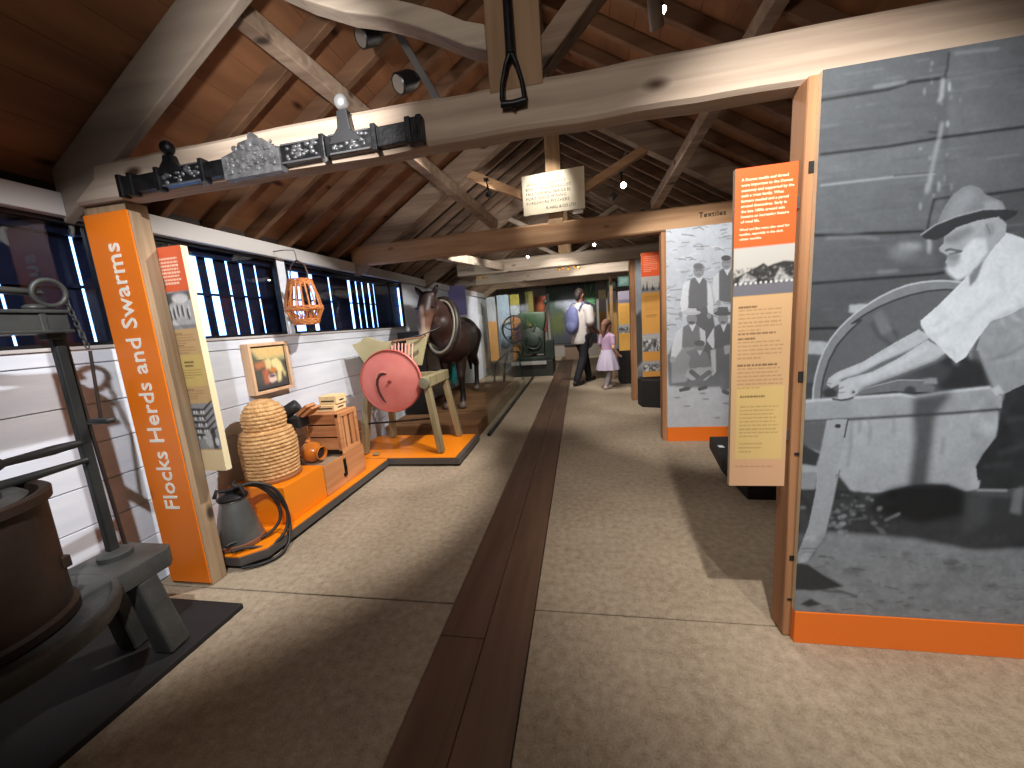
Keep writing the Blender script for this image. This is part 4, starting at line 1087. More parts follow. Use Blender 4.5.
sc_.build('scroll_relief', mat('lighter relief iron', (88, 88, 90), .42, metal=.45), ip, smooth=50)  # relief in a lighter grey than the plate
for x, zt in ((-1.69, 2.135), (-.86, 2.175)):
    h = MB().prism([(x - .075, 2.03), (x + .075, 2.03), (x + .055, 2.055), (x + .03, 2.075), (x + .022, zt - .03), (x - .022, zt - .03), (x - .026, 2.085), (x - .05, 2.06)], (0, 1.464, 0), (1, 0, 0), (0, 0, 1), (0, .032, 0))
    h.build('horned_upright', iron if x < -1 else mat('spotlit horn iron', (70, 70, 72), .4, metal=.75), ip, bevel=.005)  # right upright lightened in colour, as if the spotlight falls on it
    MB().lathe([(.0, -.022), (.018, -.02), (.026, -.01), (.028, 0), (.026, .01), (.018, .02), (0, .022)], (x, 1.478, zt), 18, axis=(0, 1, 0)).build('boss', iron if x < -1 else mat('spotlit pale boss', (150, 150, 150), .4, metal=.6), ip, smooth=60)  # right boss paler, with the spotlight's brightness in its grey
bl = MB()
for x in (-1.53, -1.36, -1.31, -1.26, -.955):
    bl.lathe([(.0, -.006), (.012, -.004), (.013, .004), (.0, .006)], (x, 1.468, zc(x) - .047), 10, axis=(0, 1, 0))
bl.build('bolt_heads', mat('bolt iron', (110, 108, 104), .35, metal=.8), ip, smooth=50)

# spade handle hanging in front of the king post
sp = thing('old_spade', 'black D-handled spade hanging handle down in front of the nearest king post', 'spade', (-.19, 1.47, 2.045))
MB().tube([(-.197, 1.478, 2.78), (-.197, 1.478, 2.40), (-.197, 1.475, 2.215)], [.016, .016, .018], 10).build('shaft', iron, sp, smooth=60)
d = MB()
d.tube([(-.197, 1.475, 2.225), (-.216, 1.475, 2.19), (-.234, 1.475, 2.13), (-.238, 1.475, 2.085), (-.234, 1.475, 2.068)], [.012, .009, .008, .009, .01], 8)
d.tube([(-.197, 1.475, 2.225), (-.180, 1.475, 2.19), (-.164, 1.475, 2.13), (-.158, 1.475, 2.085), (-.160, 1.475, 2.068)], [.012, .009, .008, .009, .01], 8)
d.tube([(-.243, 1.475, 2.066), (-.2, 1.475, 2.062), (-.153, 1.475, 2.066)], .012, 8)
d.tube([(-.197, 1.475, 2.062), (-.197, 1.475, 2.045)], .006, 6)
d.build('d_handle', iron, sp, smooth=60)
MB().box(-.262, -.13, 1.468, 1.478, 2.77, 3.05).build('blade', iron, sp, bevel=.004)

# ================================================================ EXHIBITS BY THE LEFT WALL
# low orange plinth with grey edge and a raised block
p1 = thing('display_plinth', 'low orange plinth with grey edge carrying the skep and crates by the white wall', 'plinth', (-2.15, 2.4, 0))
MB().prism([(-2.39, 1.665), (-1.985, 1.665), (-1.885, 1.76), (-1.885, 3.215), (-2.39, 3.215)], (0, 0, .065), (1, 0, 0), (0, 1, 0), (0, 0, .025)).build('deck', orange_gloss, p1, bevel=.003)
MB().prism([(-2.39, 1.663), (-1.98, 1.663), (-1.878, 1.757), (-1.878, 3.215), (-2.39, 3.215)], (0, 0, .028), (1, 0, 0), (0, 1, 0), (0, 0, .052)).build('grey_edge', grey_trim, p1, bevel=.002)
MB().prism([(-2.39, 1.72), (-2.0, 1.72), (-1.92, 1.80), (-1.92, 3.21), (-2.39, 3.21)], (0, 0, 0), (1, 0, 0), (0, 1, 0), (0, 0, .03)).build('recessed_kick', black_board, p1)
solid('display_block', MB().box(-2.385, -1.945, 2.015, 2.405, .091, .345), orange_gloss, 'glossy orange block under the straw bee skep', 'plinth', bevel=.003)
# second plinth
p2 = thing('display_plinth', 'low orange plinth jutting into the aisle under the pink-wheeled root cutter', 'plinth', (-1.7, 3.6, 0))
MB().prism([(-2.39, 3.235), (-1.205, 3.235), (-1.205, 3.96), (-2.39, 3.96)], (0, 0, .065), (1, 0, 0), (0, 1, 0), (0, 0, .025)).build('deck', orange_gloss, p2, bevel=.003)
MB().prism([(-2.39, 3.228), (-1.165, 3.228), (-1.165, 3.965), (-2.39, 3.965)], (0, 0, .022), (1, 0, 0), (0, 1, 0), (0, 0, .062)).build('grey_edge', grey_trim, p2, bevel=.002)
MB().box(-2.39, -1.25, 3.30, 3.96, 0, .03).build('recessed_kick', black_board, p2)

# straw bee skep
straw = mat('straw coils', (182, 132, 80), .75, c2=(220, 178, 124), scale=22, stretch=(1, 1, 3), bump=.3, bscale=60)
sk = thing('bee_skep', 'domed coiled straw bee skep standing on the orange block', 'bee skep', (-2.175, 2.2, .346))
def coil(prof_fn, z0, z1, n, name, ns):
    m = MB(); rows = n * 6; prof = []
    for i in range(rows + 1):
        t = i / rows; z = z0 + (z1 - z0) * t
        prof.append((prof_fn(t), z))
    def rf(r, z, a, i):
        ph = (i % 6) / 6.0; row = i // 6
        bulge = math.sin(math.pi * ph) * .011
        st = .0075 * max(0, math.sin(a * ns + row * 2.4)) ** 2 * math.sin(math.pi * ph)
        return r + bulge - st
    m.lathe(prof, (-2.175, 2.2, 0), 168, rfun=rf)
    return m.build(name, straw, sk, smooth=50)
coil(lambda t: .157 + .012 * math.sin(t * 2.2) - .022 * max(0, t - .72) / .28 - (.02 if t > .97 else 0), .372, .70, 13, 'body', 30)
coil(lambda t: .128 * math.sqrt(max(0, 1 - (max(0, t - .25) / .76) ** 2.3)) if t > .25 else .118 + .04 * t, .70, .905, 8, 'cap', 24)
MB().lathe([(.167, .3462), (.175, .35), (.177, .366), (.169, .374), (.15, .374)], (-2.175, 2.2, 0), 64).build('rim', mat('bound rim', (150, 96, 54), .6), sk, smooth=50)

# framed picture of animals
fp = thing('framed_picture', 'light wooden framed painting of pale farm animals on the white wall above the skep', 'picture', (-2.385, 2.53, .9))
fm = MB()
y0, y1, z0, z1 = 2.335, 2.715, .905, 1.282
for a, b_, c, d_ in ((y0, y1, z0, z0 + .022), (y0, y1, z1 - .022, z1), (y0, y0 + .022, z0 + .022, z1 - .022), (y1 - .022, y1, z0 + .022, z1 - .022)): fm.box(-2.398, -2.335, a, b_, c, d_)
fm.build('frame', wood('pale frame wood', (200, 156, 118), (226, 188, 152), 'Z', grain=30, knots=False), fp, bevel=.002)
MB().box(-2.385, -2.358, y0 + .02, y1 - .02, z0 + .02, z1 - .02).build('black_slip', black_paint, fp)
A = Art(0, 0, 1, 1, 160, 160, (84, 84, 78)); A.mott(6, 6, .2)
A.rect(0, 0, 1, .28, (206, 186, 132)); A.poly([(.1, .02), (1, 0), (1, .22), (.3, .26)], (224, 190, 128), 1, 6); A.poly([(0, .05), (.2, .3), (.45, .36), (0, .42)], (96, 104, 84), 1, 6)
A.poly([(.3, .28), (1, .24), (1, .34), (.3, .36)], (172, 168, 120), .9, 4); A.poly([(.05, .36), (.36, .32), (.38, .46), (.08, .52)], (196, 124, 84), .9, 5)
A.poly([(.36, .32), (.5, .26), (.56, .4), (.5, .62), (.44, .52), (.36, .62)], (226, 208, 150), 1, 3); A.poly([(.54, .34), (.72, .28), (.86, .4), (.9, .6), (.82, .66), (.78, .9), (.66, .92), (.7, .6), (.58, .56)], (232, 218, 158), 1, 3)
A.poly([(.86, .46), (.96, .7), (.92, .82), (.86, .66)], (214, 198, 140), .9, 3); A.ell(.58, .58, .1, .07, (206, 132, 70), .95, 3)
A.poly([(.24, .56), (.42, .5), (.46, .72), (.36, .94), (.26, .9)], (190, 112, 84), .9, 5); A.poly([(.4, .7), (.62, .66), (.66, .84), (.48, .9), (.4, .84)], (232, 204, 190), 1, 3); A.ell(.52, .72, .1, .035, (60, 50, 66), .9, 2)
A.poly([(0, .86), (.2, .9), (.7, .9), (1, .8), (1, 1), (0, 1)], (70, 70, 76), .9, 6); A.mott(40, 40, .14)
print_sheet('canvas', (-2.355, y0 + .034, z0 + .034), (0, 1, 0), (0, 0, 1), y1 - y0 - .068, z1 - z0 - .068, 90, 90, lambda S, T: A.sample(S, T), canvas_m, fp)

# wicker basket on a hook
wick = mat('orange wicker', (176, 100, 46), .55, c2=(206, 132, 70), scale=30, bump=.2)
bk = thing('wicker_basket', 'orange wicker cage basket hanging by its hoop handle in front of the windows', 'basket', (-2.16, 2.75, 1.41))
bx, by = -2.16, 2.75
def ringband(z0, z1, r0, r1, rows, amp=.005, n=22):
    m = MB()
    for k in range(rows):
        t = k / max(1, rows - 1); z = z0 + (z1 - z0) * t; r = r0 + (r1 - r0) * t
        m.tube([(bx + (r + amp * math.sin(a * n / 2 + k * math.pi)) * math.cos(a), by + (r + amp * math.sin(a * n / 2 + k * math.pi)) * math.sin(a), z) for a in [j * 2 * math.pi / 66 for j in range(66)]], .0062, 6, closed=True)
    return m
ringband(1.405, 1.44, .085, .10, 4).build('base_band', wick, bk, smooth=60)
ringband(1.52, 1.54, .135, .132, 3).build('rim_band', wick, bk, smooth=60)
ringband(1.715, 1.75, .088, .082, 4).build('top_band', wick, bk, smooth=60)
zz = MB()
for k in range(22):
    a0 = k * 2 * math.pi / 22; a1 = a0 + math.pi / 22; a2 = a0 + 2 * math.pi / 22
    zz.tube([(bx + .10 * math.cos(a0), by + .10 * math.sin(a0), 1.44), (bx + .136 * math.cos(a1), by + .136 * math.sin(a1), 1.52), (bx + .10 * math.cos(a2), by + .10 * math.sin(a2), 1.44)], .006, 6)
zz.build('zigzag_weave', wick, bk, smooth=60)
for k in range(18):
    a = k * 2 * math.pi / 18 + .1
    MB().tube([(bx + .135 * math.cos(a), by + .135 * math.sin(a), 1.525), (bx + .118 * math.cos(a), by + .118 * math.sin(a), 1.62), (bx + .084 * math.cos(a), by + .084 * math.sin(a), 1.74)], .0065, 6).build('stave', wick, bk, smooth=60)
MB().lathe([(.0, 1.408), (.088, 1.41), (.088, 1.416), (.0, 1.418)], (bx, by, 0), 24).build('floor_disc', wick, bk, smooth=40)
MB().tube([(bx - .075, by, 1.74), (bx - .078, by, 1.80), (bx - .06, by, 1.86), (bx, by, 1.90), (bx + .06, by, 1.86), (bx + .078, by, 1.80), (bx + .075, by, 1.74)], .006, 8).build('handle', mat('dark cane', (96, 66, 46), .6), bk, smooth=60)
solid('basket_hook', MB().tube([(-2.356, by, 1.985), (-2.25, by, 1.985), (-2.17, by, 1.975), (-2.16, by, 1.94), (-2.16, by, 1.898), (-2.155, by, 1.888), (-2.148, by, 1.90)], .003, 6), iron, 'thin iron hook on the wall plate holding the wicker basket', 'hook', smooth=60)

# crates
crate_m = wood('crate board', (166, 104, 64), (206, 146, 98), 'Y', grain=18, knot_c=(110, 62, 36))
crate_x = wood('crate board across', (166, 104, 64), (206, 146, 98), 'X', grain=18, knot_c=(110, 62, 36))
lc = thing('wooden_box', 'low worn wooden box with iron latch, open tray front holding an orange jar', 'box', (-2.13, 2.68, .091))
x0, x1, y0, y1, z0, z1 = -2.32, -1.945, 2.412, 2.945, .092, .325
MB().box(x1 - .02, x1, y0, 2.66, z0, z1).build('side_board', crate_m, lc, bevel=.003); MB().box(x1 - .02, x1, 2.664, y1, z0, z1 + .008).build('side_board', crate_m, lc, bevel=.003)
MB().box(x0, x0 + .02, y0, y1, z0, z1).build('side_board', crate_m, lc, bevel=.003)
MB().box(x0 + .02, x1 - .02, y0, y0 + .02, z0, z1).build('end_board', crate_x, lc, bevel=.003); MB().box(x0 + .02, x1 - .02, y1 - .02, y1, z0, z1).build('end_board', crate_x, lc, bevel=.003)
MB().box(x0 + .02, x1 - .02, y0 + .02, y1 - .02, .30, .315).build('lid_board', mat('grey worn lid', (150, 124, 100), .7, c2=(176, 150, 124), scale=8), lc)
lt = MB().box(x1, x1 + .006, 2.645, 2.675, .16, .30); lt.box(x1, x1 + .012, 2.63, 2.66, .16, .185); lt.tube([(x1 + .008, 2.652, .30), (x1 + .014, 2.655, .26), (x1 + .012, 2.66, .21)], .006, 6)
lt.build('latch', iron, lc, bevel=.001)
uc = thing('slatted_crate', 'slatted wooden hive crate standing on the low box', 'crate', (-2.105, 2.79, .335))
x0, x1, y0, y1, z0, z1 = -2.27, -1.95, 2.665, 2.925, .334, .672
for x in (x0, x1 - .03):
    for y in (y0, y1 - .035): MB().box(x, x + .03, y, y + .035, z0, z1).build('corner_post', crate_m, uc, bevel=.003)
for z, h in ((z1 - .085, .085), (z1 - .19, .092), (z1 - .30, .098)): MB().box(x0 + .03, x1 - .03, y0 + .006, y0 + .018, z, z + h).build('front_slat', crate_x, uc, bevel=.002)
for y, w in ((y0 + .035, .022), (y0 + .075, .05), (y0 + .15, .05)): MB().box(x1 - .02, x1 - .006, y + .012, y + w + .012, z0 + .03, z1 - .03).build('side_slat', wood('crate slat', (166, 104, 64), (206, 146, 98), 'Z', grain=18, knots=False), uc, bevel=.002)
MB().box(x1 - .03, x1 + .002, y0, y1, z1 - .032, z1 + .004).build('top_rail', crate_m, uc, bevel=.003); MB().box(x1 - .03, x1 + .002, y0, y1, z0, z0 + .035).build('bottom_rail', crate_m, uc, bevel=.003)
MB().box(x0, x1 - .03, y0, y1, z1 - .014, z1 + .002).build('lid', crate_x, uc, bevel=.003)
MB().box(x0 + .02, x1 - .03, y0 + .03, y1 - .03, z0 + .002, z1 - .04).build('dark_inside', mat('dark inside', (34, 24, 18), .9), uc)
MB().box(x0, x0 + .014, y0 + .035, y1 - .035, z0, z1 - .02).build('back_board', crate_m, uc)
pale = wood('pale basswood', (222, 188, 136), (238, 210, 164), 'Y', grain=26, knots=False)
for k, (xa, xb, ya, yb, za, zb, lb) in enumerate(((-2.20, -2.02, 2.74, 2.90, .676, .732, 'lower of two pale wooden honey-section boxes on the crate'), (-2.17, -2.01, 2.76, 2.90, .734, .805, 'upper of two pale wooden honey-section boxes on the crate'))):
    t = thing('honey_box', lb, 'box', ((xa + xb) / 2, (ya + yb) / 2, za), 'honey-section boxes')
    MB().box(xa, xb, ya, yb, za, zb).build('box', pale, t, bevel=.004)
    MB().box(xa + .02, xb - .02, ya - .0012, ya + .002, za + .022, za + .034).build('stamp', black_ink, t)
    MB().box(xb - .002, xb + .0012, ya + .045, yb - .04, za + .022, za + .034).build('stamp', black_ink, t)
# orange glazed jar lying in the tray
jr = thing('glazed_jar', 'orange glazed round jar with a dark open mouth lying on the low box', 'jar', (-2.09, 2.535, .326))
glaze = mat('amber glaze', (186, 100, 32), .18, c2=(206, 124, 48), scale=5, coat=.5)
MB().lathe([(.0, -.075), (.05, -.07), (.075, -.04), (.082, 0), (.075, .04), (.05, .062), (.045, .075), (.052, .09), (.056, .10), (.05, .104), (.042, .09), (.036, .05), (.0, .04)], (-2.13, 2.54, .405), 32, axis=(1, -.12, -.08)).build('body', glaze, jr, smooth=50)
MB().lathe([(.0, .0), (.040, .0), (.038, .004), (.0, .004)], (-2.048, 2.53, .399), 24, axis=(1, -.12, -.08)).build('dark_mouth', mat('dark mouth', (40, 20, 10), .8), jr, smooth=30)
MB().ell((-2.15, 2.54, .49), (.022, .022, .016)).build('knob', glaze, jr, smooth=60)
# bee smoker on a grey tin behind the skep
solid('grey_tin', MB().lathe([(.045, .326), (.048, .328), (.048, .60), (.05, .605), (.05, .615), (.0, .618)], (-2.262, 2.50, 0), 24), mat('dull zinc', (146, 146, 144), .5, metal=.3), 'tall grey tin standing behind the bee skep', 'tin', smooth=40)
sm = thing('bee_smoker', 'dark bee smoker with nozzle and wooden bellows propped behind the skep', 'bee smoker', (-2.2, 2.5, .62))
MB().box(-2.30, -2.13, 2.45, 2.57, .62, .70).build('dark_case', black_board, sm, bevel=.004)
MB().lathe([(.045, -.06), (.048, -.055), (.048, .05), (.04, .06), (.022, .10), (.016, .15), (.012, .15)], (-2.21, 2.49, .765), 20, axis=(-.7, -.35, -.42)).build('barrel', dark_iron, sm, smooth=40)
bw = MB(); bw.prism([(-.05, 0), (.05, 0), (.04, .13), (-.04, .13)], (-2.135, 2.52, .71), (.3, .9, .1), (.75, -.1, .55), (-.02, .0, .018)); bw.prism([(-.05, 0), (.05, 0), (.04, .13), (-.04, .13)], (-2.10, 2.53, .70), (.3, .9, .1), (.75, -.1, .50), (-.02, .0, .012))
bw.build('bellows', crate_x, sm, bevel=.002)

# milking bucket with hoses at the post
bu = thing('milking_bucket', 'cone-shaped metal milking bucket with black rubber hoses beside the left post', 'milking bucket', (-2.10, 1.80, .091))
zinc = mat('dull galvanised steel', (150, 152, 150), .35, metal=.75, c2=(116, 118, 116), scale=5, bump=.08)
MB().lathe([(.12, .092), (.126, .10), (.122, .118), (.115, .16), (.095, .26), (.075, .34), (.068, .37), (.074, .376), (.07, .385), (.0, .388)], (-2.10, 1.80, 0), 36).build('bucket', zinc, bu, smooth=40)
MB().lathe([(.122, .10), (.128, .105), (.127, .122), (.12, .126)], (-2.10, 1.80, 0), 36).build('foot_ring', mat('brown foot ring', (132, 82, 54), .5), bu, smooth=40)
lid = MB().lathe([(.078, .382), (.08, .392), (.06, .41), (.03, .42), (.03, .44), (.0, .442)], (-2.10, 1.80, 0), 28)
for a in (0, 2.1, 4.2): lid.tube([(-2.10 + .02 * math.cos(a), 1.8 + .02 * math.sin(a), .43), (-2.10 + .07 * math.cos(a), 1.8 + .07 * math.sin(a), .45), (-2.1 + .085 * math.cos(a), 1.8 + .085 * math.sin(a), .41)], .012, 8)
lid.build('lid', black_paint, bu, smooth=40)
rub = mat('black rubber hose', (30, 30, 32), .45)
def smooth_path(P, n=8):
    P = [V(p) for p in P]; out = []
    Q = [P[0]] + P + [P[-1]]
    for i in range(1, len(Q) - 2):
        for k in range(n):
            t = k / n; a, b_, c, d_ = Q[i - 1], Q[i], Q[i + 1], Q[i + 2]
            out.append(.5 * ((2 * b_) + (c - a) * t + (2 * a - 5 * b_ + 4 * c - d_) * t * t + (3 * b_ - a - 3 * c + d_) * t ** 3))
    return out + [P[-1]]
for P in ([(-2.07, 1.79, .44), (-2.0, 1.86, .45), (-1.93, 1.93, .38), (-1.885, 1.95, .24), (-1.87, 1.90, .12), (-1.90, 1.80, .075), (-1.98, 1.72, .11), (-2.02, 1.66, .12)],
          [(-2.08, 1.80, .45), (-2.01, 1.89, .43), (-1.95, 1.95, .33), (-1.90, 1.97, .2), (-1.855, 1.90, .06), (-1.84, 1.80, .02), (-1.88, 1.72, .016), (-1.97, 1.66, .02)],
          [(-2.10, 1.82, .45), (-2.03, 1.92, .40), (-1.96, 1.96, .28), (-1.93, 1.93, .17), (-1.97, 1.84, .11), (-2.04, 1.70, .15), (-2.05, 1.66, .15)]):
    MB().tube(smooth_path(P), .0095, 8).build('hose', rub, bu, smooth=60)
# ================================================================ ROOT CUTTER with the pink wheel
rc = thing('root_cutter', 'root-slicing machine with a big pink wheel, cream hopper and splayed wooden legs', 'root cutter', (-1.8, 3.5, .091))
pink = mat('faded pink paint', (198, 106, 100), .45, c2=(214, 130, 122), scale=4, bump=.04)
cream = mat('cream hopper paint', (168, 158, 120), .55, c2=(186, 176, 134), scale=5)
legw = wood('grey-green leg timber', (118, 106, 78), (160, 148, 114), 'Z', grain=24, knots=False)
cx, cz, cyy, R = -1.797, .828, 3.30, .30
MB().lathe([(.0, .035), (.05, .034), (.12, .026), (.22, .012), (.285, .0), (.297, -.004), (.303, -.010), (.303, -.024), (.293, -.03), (.0, .0)], (cx, cyy, cz), 72, axis=(.06, -1, .02)).build('wheel', pink, rc, smooth=30)
MB().tube([(cx + R * .985 * math.cos(a), cyy - .003 - .06 * R * math.cos(a) * -1, cz + R * .985 * math.sin(a)) for a in [k * math.pi / 36 for k in range(72)]], .007, 8, closed=True).build('wheel_rim', mat('darker pink rim', (170, 76, 66), .45), rc, smooth=60)
slot = [(-.015, .075), (-.05, .08), (-.085, .065), (-.11, .03), (-.12, -.02), (-.115, -.08), (-.10, -.13), (-.08, -.175), (-.06, -.20)]
def wpt(a, b, off): 
    r = math.hypot(a, b); h = .036 - .12 * max(0, r - .05)
    return (cx + a, cyy - h - off + a * .06, cz + b)
MB().tube([wpt(a, b, .0) for a, b in slot], [.006, .011, .013, .013, .013, .013, .012, .010, .005], 8, flat=1).build('curved_blade', mat('dark rusty blade', (66, 34, 28), .5), rc, smooth=60)
MB().tube([wpt(a * 1.0 - .014, b + .016, .001) for a, b in slot[:6]], .005, 6).build('blade_lip', mat('pale worn lip', (226, 150, 130), .5), rc, smooth=60)
MB().lathe([(.0, .058), (.012, .056), (.016, .05), (.018, .034), (.02, .028), (.0, .028)], (cx + .008, cyy, cz), 14, axis=(.06, -1, .02)).build('hub_bolt', mat('brown hub bolt', (120, 46, 40), .5), rc, smooth=40)
# casing behind the wheel
MB().lathe([(.0, -.03), (.22, -.03), (.24, -.05), (.24, -.16), (.2, -.18), (.0, -.18)], (cx, cyy, cz), 40, axis=(.06, -1, .02)).build('casing', mat('dull red casing', (130, 72, 62), .55), rc, smooth=40)
# hopper: ogee-topped front board, sloping sides, back
yb0, yb1 = 3.36, 3.80
og = [(-2.225, 1.195), (-2.18, 1.20), (-2.13, 1.22), (-2.09, 1.25), (-2.05, 1.262), (-2.01, 1.25), (-1.96, 1.22), (-1.88, 1.20), (-1.76, 1.205), (-1.88, .90), (-2.06, .90)]
MB().prism(og, (0, yb0 + .06, 0), (1, 0, 0), (0, 0, 1), (.0, .02, 0)).build('hopper_front', cream, rc, bevel=.003)
hb = MB(); hb.prism([(-1.80, 1.19), (-1.60, 1.215), (-1.56, 1.215), (-1.66, .92), (-1.86, .92)], (0, yb1 - .06, 0), (1, 0, 0), (0, 0, 1), (0, .02, 0)); hb.build('hopper_back', cream, rc, bevel=.003)
hs = MB(); hs._hex([(-2.22, yb0 + .08, 1.18), (-2.20, yb1, 1.20), (-2.06, yb1, .92), (-2.06, yb0 + .08, .92), (-2.20, yb0 + .08, 1.18), (-2.18, yb1, 1.20), (-2.04, yb1, .92), (-2.04, yb0 + .08, .92)])
hs.build('hopper_side', cream, rc)
MB().beam((-1.78, 3.40, 1.20), (-1.55, 3.62, 1.215), .03, .02).build('hopper_rail', mat('brown hopper rail', (112, 76, 50), .6), rc, bevel=.003)
for k in range(7):
    x = -1.80 + k * .033
    MB().tube([(x, 3.42 + .02 * k * .3, 1.185 - k * .004), (x + .006, 3.40, 1.12 - k * .012), (x + .012, 3.37, 1.07 - k * .022)], .0075, 6).build('grid_bar', mat('pink grid bar', (214, 150, 136), .5) if k == 0 else bpy.data.materials['pink grid bar'], rc, smooth=60)
# frame and legs
MB().beam((-1.455, 3.30, .80), (-1.455, 3.86, .80), .085, .10).build('frame_beam', legw, rc, bevel=.006); MB().beam((-2.10, 3.36, .80), (-2.10, 3.86, .80), .07, .09).build('frame_beam', legw, rc, bevel=.006)
MB().beam((-2.10, 3.40, .80), (-1.45, 3.40, .80), .05, .08).build('cross_beam', legw, rc, bevel=.005); MB().beam((-2.10, 3.80, .80), (-1.45, 3.80, .80), .05, .08).build('cross_beam', legw, rc, bevel=.005)
for a, b_ in (((-1.45, 3.335, .78), (-1.385, 3.36, .099)), ((-1.45, 3.80, .78), (-1.375, 3.90, .099)), ((-2.09, 3.38, .78), (-2.19, 3.34, .099)), ((-2.09, 3.82, .78), (-2.17, 3.90, .099))):
    MB().beam(a, b_, .055, .075, up=(0, 1, 0)).build('leg', legw, rc, bevel=.005)
bb = MB().lathe([(.0, .0), (.05, .0), (.055, .012), (.05, .03), (.0, .034)], (-1.455, 3.305, .795), 24, axis=(0, -1, 0)); bb.build('bearing_cap', mat('grey green bearing', (128, 124, 104), .5), rc, smooth=40)
MB().tube([(-2.19, 3.35, .40), (-1.39, 3.36, .44)], .01, 6).build('tie_rod', iron, rc, smooth=60)
MB().tube([(-1.78, 3.62, 1.205), (-1.60, 3.70, 1.235), (-1.44, 3.86, 1.30)], .008, 6).build('handle_rod', iron, rc, smooth=60)
for x in (-1.80,): MB().ell((-2.05, 3.30, .105), (.035, .03, .012)).build('foot_cleat', legw, rc, smooth=60)

# ================================================================ HORSE
hp = solid('horse_stand', MB().box(-2.385, -1.22, 4.12, 7.2, 0, .16), wood('brown stand timber', (96, 66, 44), (134, 96, 64), 'X', grain=12, knots=False), 'low brown timber stand under the horse', 'stand', bevel=.006)
solid('black_backboard', MB().box(-2.36, -2.0, 4.66, 4.70, .161, 1.27), black_paint, 'black upright board on the stand behind the horse head', 'board', bevel=.004)
ho = thing('horse', 'life-size dark brown horse with pale muzzle and leather collar on a brown stand', 'horse', (-1.85, 5.5, .161))
hb = MB(); H = hb.capsule
# trunk from chest to rump, swinging left as it goes back
H((-1.76, 4.98, 1.08), (-1.84, 5.40, 1.10), .27, .30, 20); H((-1.84, 5.40, 1.10), (-1.93, 5.95, 1.10), .30, .29, 20); H((-1.93, 5.95, 1.10), (-1.99, 6.30, 1.16), .29, .29, 20)
H((-1.80, 5.15, 1.33), (-1.97, 6.25, 1.32), .10, .12, 14)
# neck and head
H((-1.79, 4.98, 1.26), (-1.845, 4.70, 1.52), .21, .135, 18); H((-1.80, 4.88, 1.24), (-1.81, 4.80, 1.32), .205, .185, 18); H((-1.76, 4.92, 1.08), (-1.83, 4.72, 1.40), .19, .12, 18); H((-1.82, 4.74, 1.545), (-1.80, 5.10, 1.44), .115, .12, 14); H((-1.845, 4.70, 1.56), (-1.855, 4.60, 1.66), .12, .095, 16)
H((-1.855, 4.57, 1.655), (-1.865, 4.47, 1.50), .105, .104, 16); H((-1.865, 4.50, 1.50), (-1.882, 4.42, 1.24), .104, .064, 16); H((-1.83, 4.55, 1.52), (-1.86, 4.50, 1.42), .07, .055, 12); H((-1.895, 4.55, 1.52), (-1.88, 4.50, 1.42), .07, .055, 12)
H((-1.882, 4.425, 1.24), (-1.885, 4.40, 1.195), .064, .060, 14); H((-1.885, 4.42, 1.195), (-1.885, 4.43, 1.17), .05, .042, 12)
for s in (-1, 1):
    hb.ell((-1.866 + s * .090, 4.475, 1.545), (.018, .02, .024), 10, 8); hb.ell((-1.876 + s * .034, 4.368, 1.205), (.018, .016, .02), 10, 8)
    H((-1.853 + s * .075, 4.60, 1.71), (-1.853 + s * .125, 4.575, 1.775), .040, .034, 10); H((-1.853 + s * .125, 4.575, 1.775), (-1.853 + s * .155, 4.57, 1.83), .034, .008, 10)
# front legs: elbow, knee, fetlock, hoof
for x, y, dx in ((-1.66, 5.02, .0), (-1.88, 5.00, .0)):
    H((x + .0, y + .08, 1.02), (x, y + .03, .70), .115, .068, 14); H((x, y + .03, .70), (x, y, .60), .062, .058, 12); H((x, y, .60), (x, y + .01, .33), .045, .038, 12)
    H((x, y + .01, .33), (x, y - .02, .27), .046, .042, 12); H((x, y - .02, .27), (x, y - .05, .215), .042, .056, 12); H((x, y - .045, .21), (x, y - .055, .19), .058, .064, 12)
# hind legs: stifle forward, hock back, upright shank
for x, y in ((-1.84, 6.30), (-2.12, 6.36)):
    H((x, y, 1.12), (x, y - .10, .84), .19, .12, 14); H((x, y - .10, .84), (x, y + .17, .63), .10, .058, 12); H((x, y + .17, .63), (x, y + .12, .33), .048, .040, 12)
    H((x, y + .12, .33), (x, y + .08, .26), .046, .042, 12); H((x, y + .08, .25), (x, y + .05, .19), .052, .062, 12)
for v in hb.bm.verts: v.co.z = max(v.co.z, .162)
me = fused(hb, .016, 6)
# coat colours: dark bay, tan muzzle and face, paler lower legs
hm, nt, N, L, B = new_mat('horse coat')
a = N.new('ShaderNodeVertexColor'); a.layer_name = 'coat'; L.new(a.outputs['Color'], B.inputs['Base Color']); B.inputs['Roughness'].default_value = .5
nzt = N.new('ShaderNodeTexNoise'); nzt.inputs['Scale'].default_value = 90; bpn = N.new('ShaderNodeBump'); bpn.inputs['Strength'].default_value = .15; L.new(nzt.outputs['Fac'], bpn.inputs['Height']); L.new(bpn.outputs['Normal'], B.inputs['Normal'])
co = np.empty(len(me.vertices) * 3); me.vertices.foreach_get('co', co); co = co.reshape(-1, 3)
def sst(a, b, x):
    t = np.clip((x - a) / (b - a), 0, 1); return (t * t * (3 - 2 * t))[:, None]
base = np.tile(lin((50, 32, 28)), (len(co), 1)); 
tanc, pal, blk, chest = np.array(lin((122, 86, 72))), np.array(lin((206, 176, 150))), np.array(lin((26, 20, 20))), np.array(lin((60, 36, 31)))
isface = sst(4.66, 4.56, co[:, 1])
k = isface * sst(1.56, 1.44, co[:, 2]); base = base * (1 - k) + tanc * k
k = isface * sst(1.34, 1.24, co[:, 2]); base = base * (1 - k) + pal * k
k = isface * sst(.035, .015, np.abs(co[:, 0] + 1.868)) * sst(1.60, 1.52, co[:, 2]) * .6; base = base * (1 - k) + pal * k
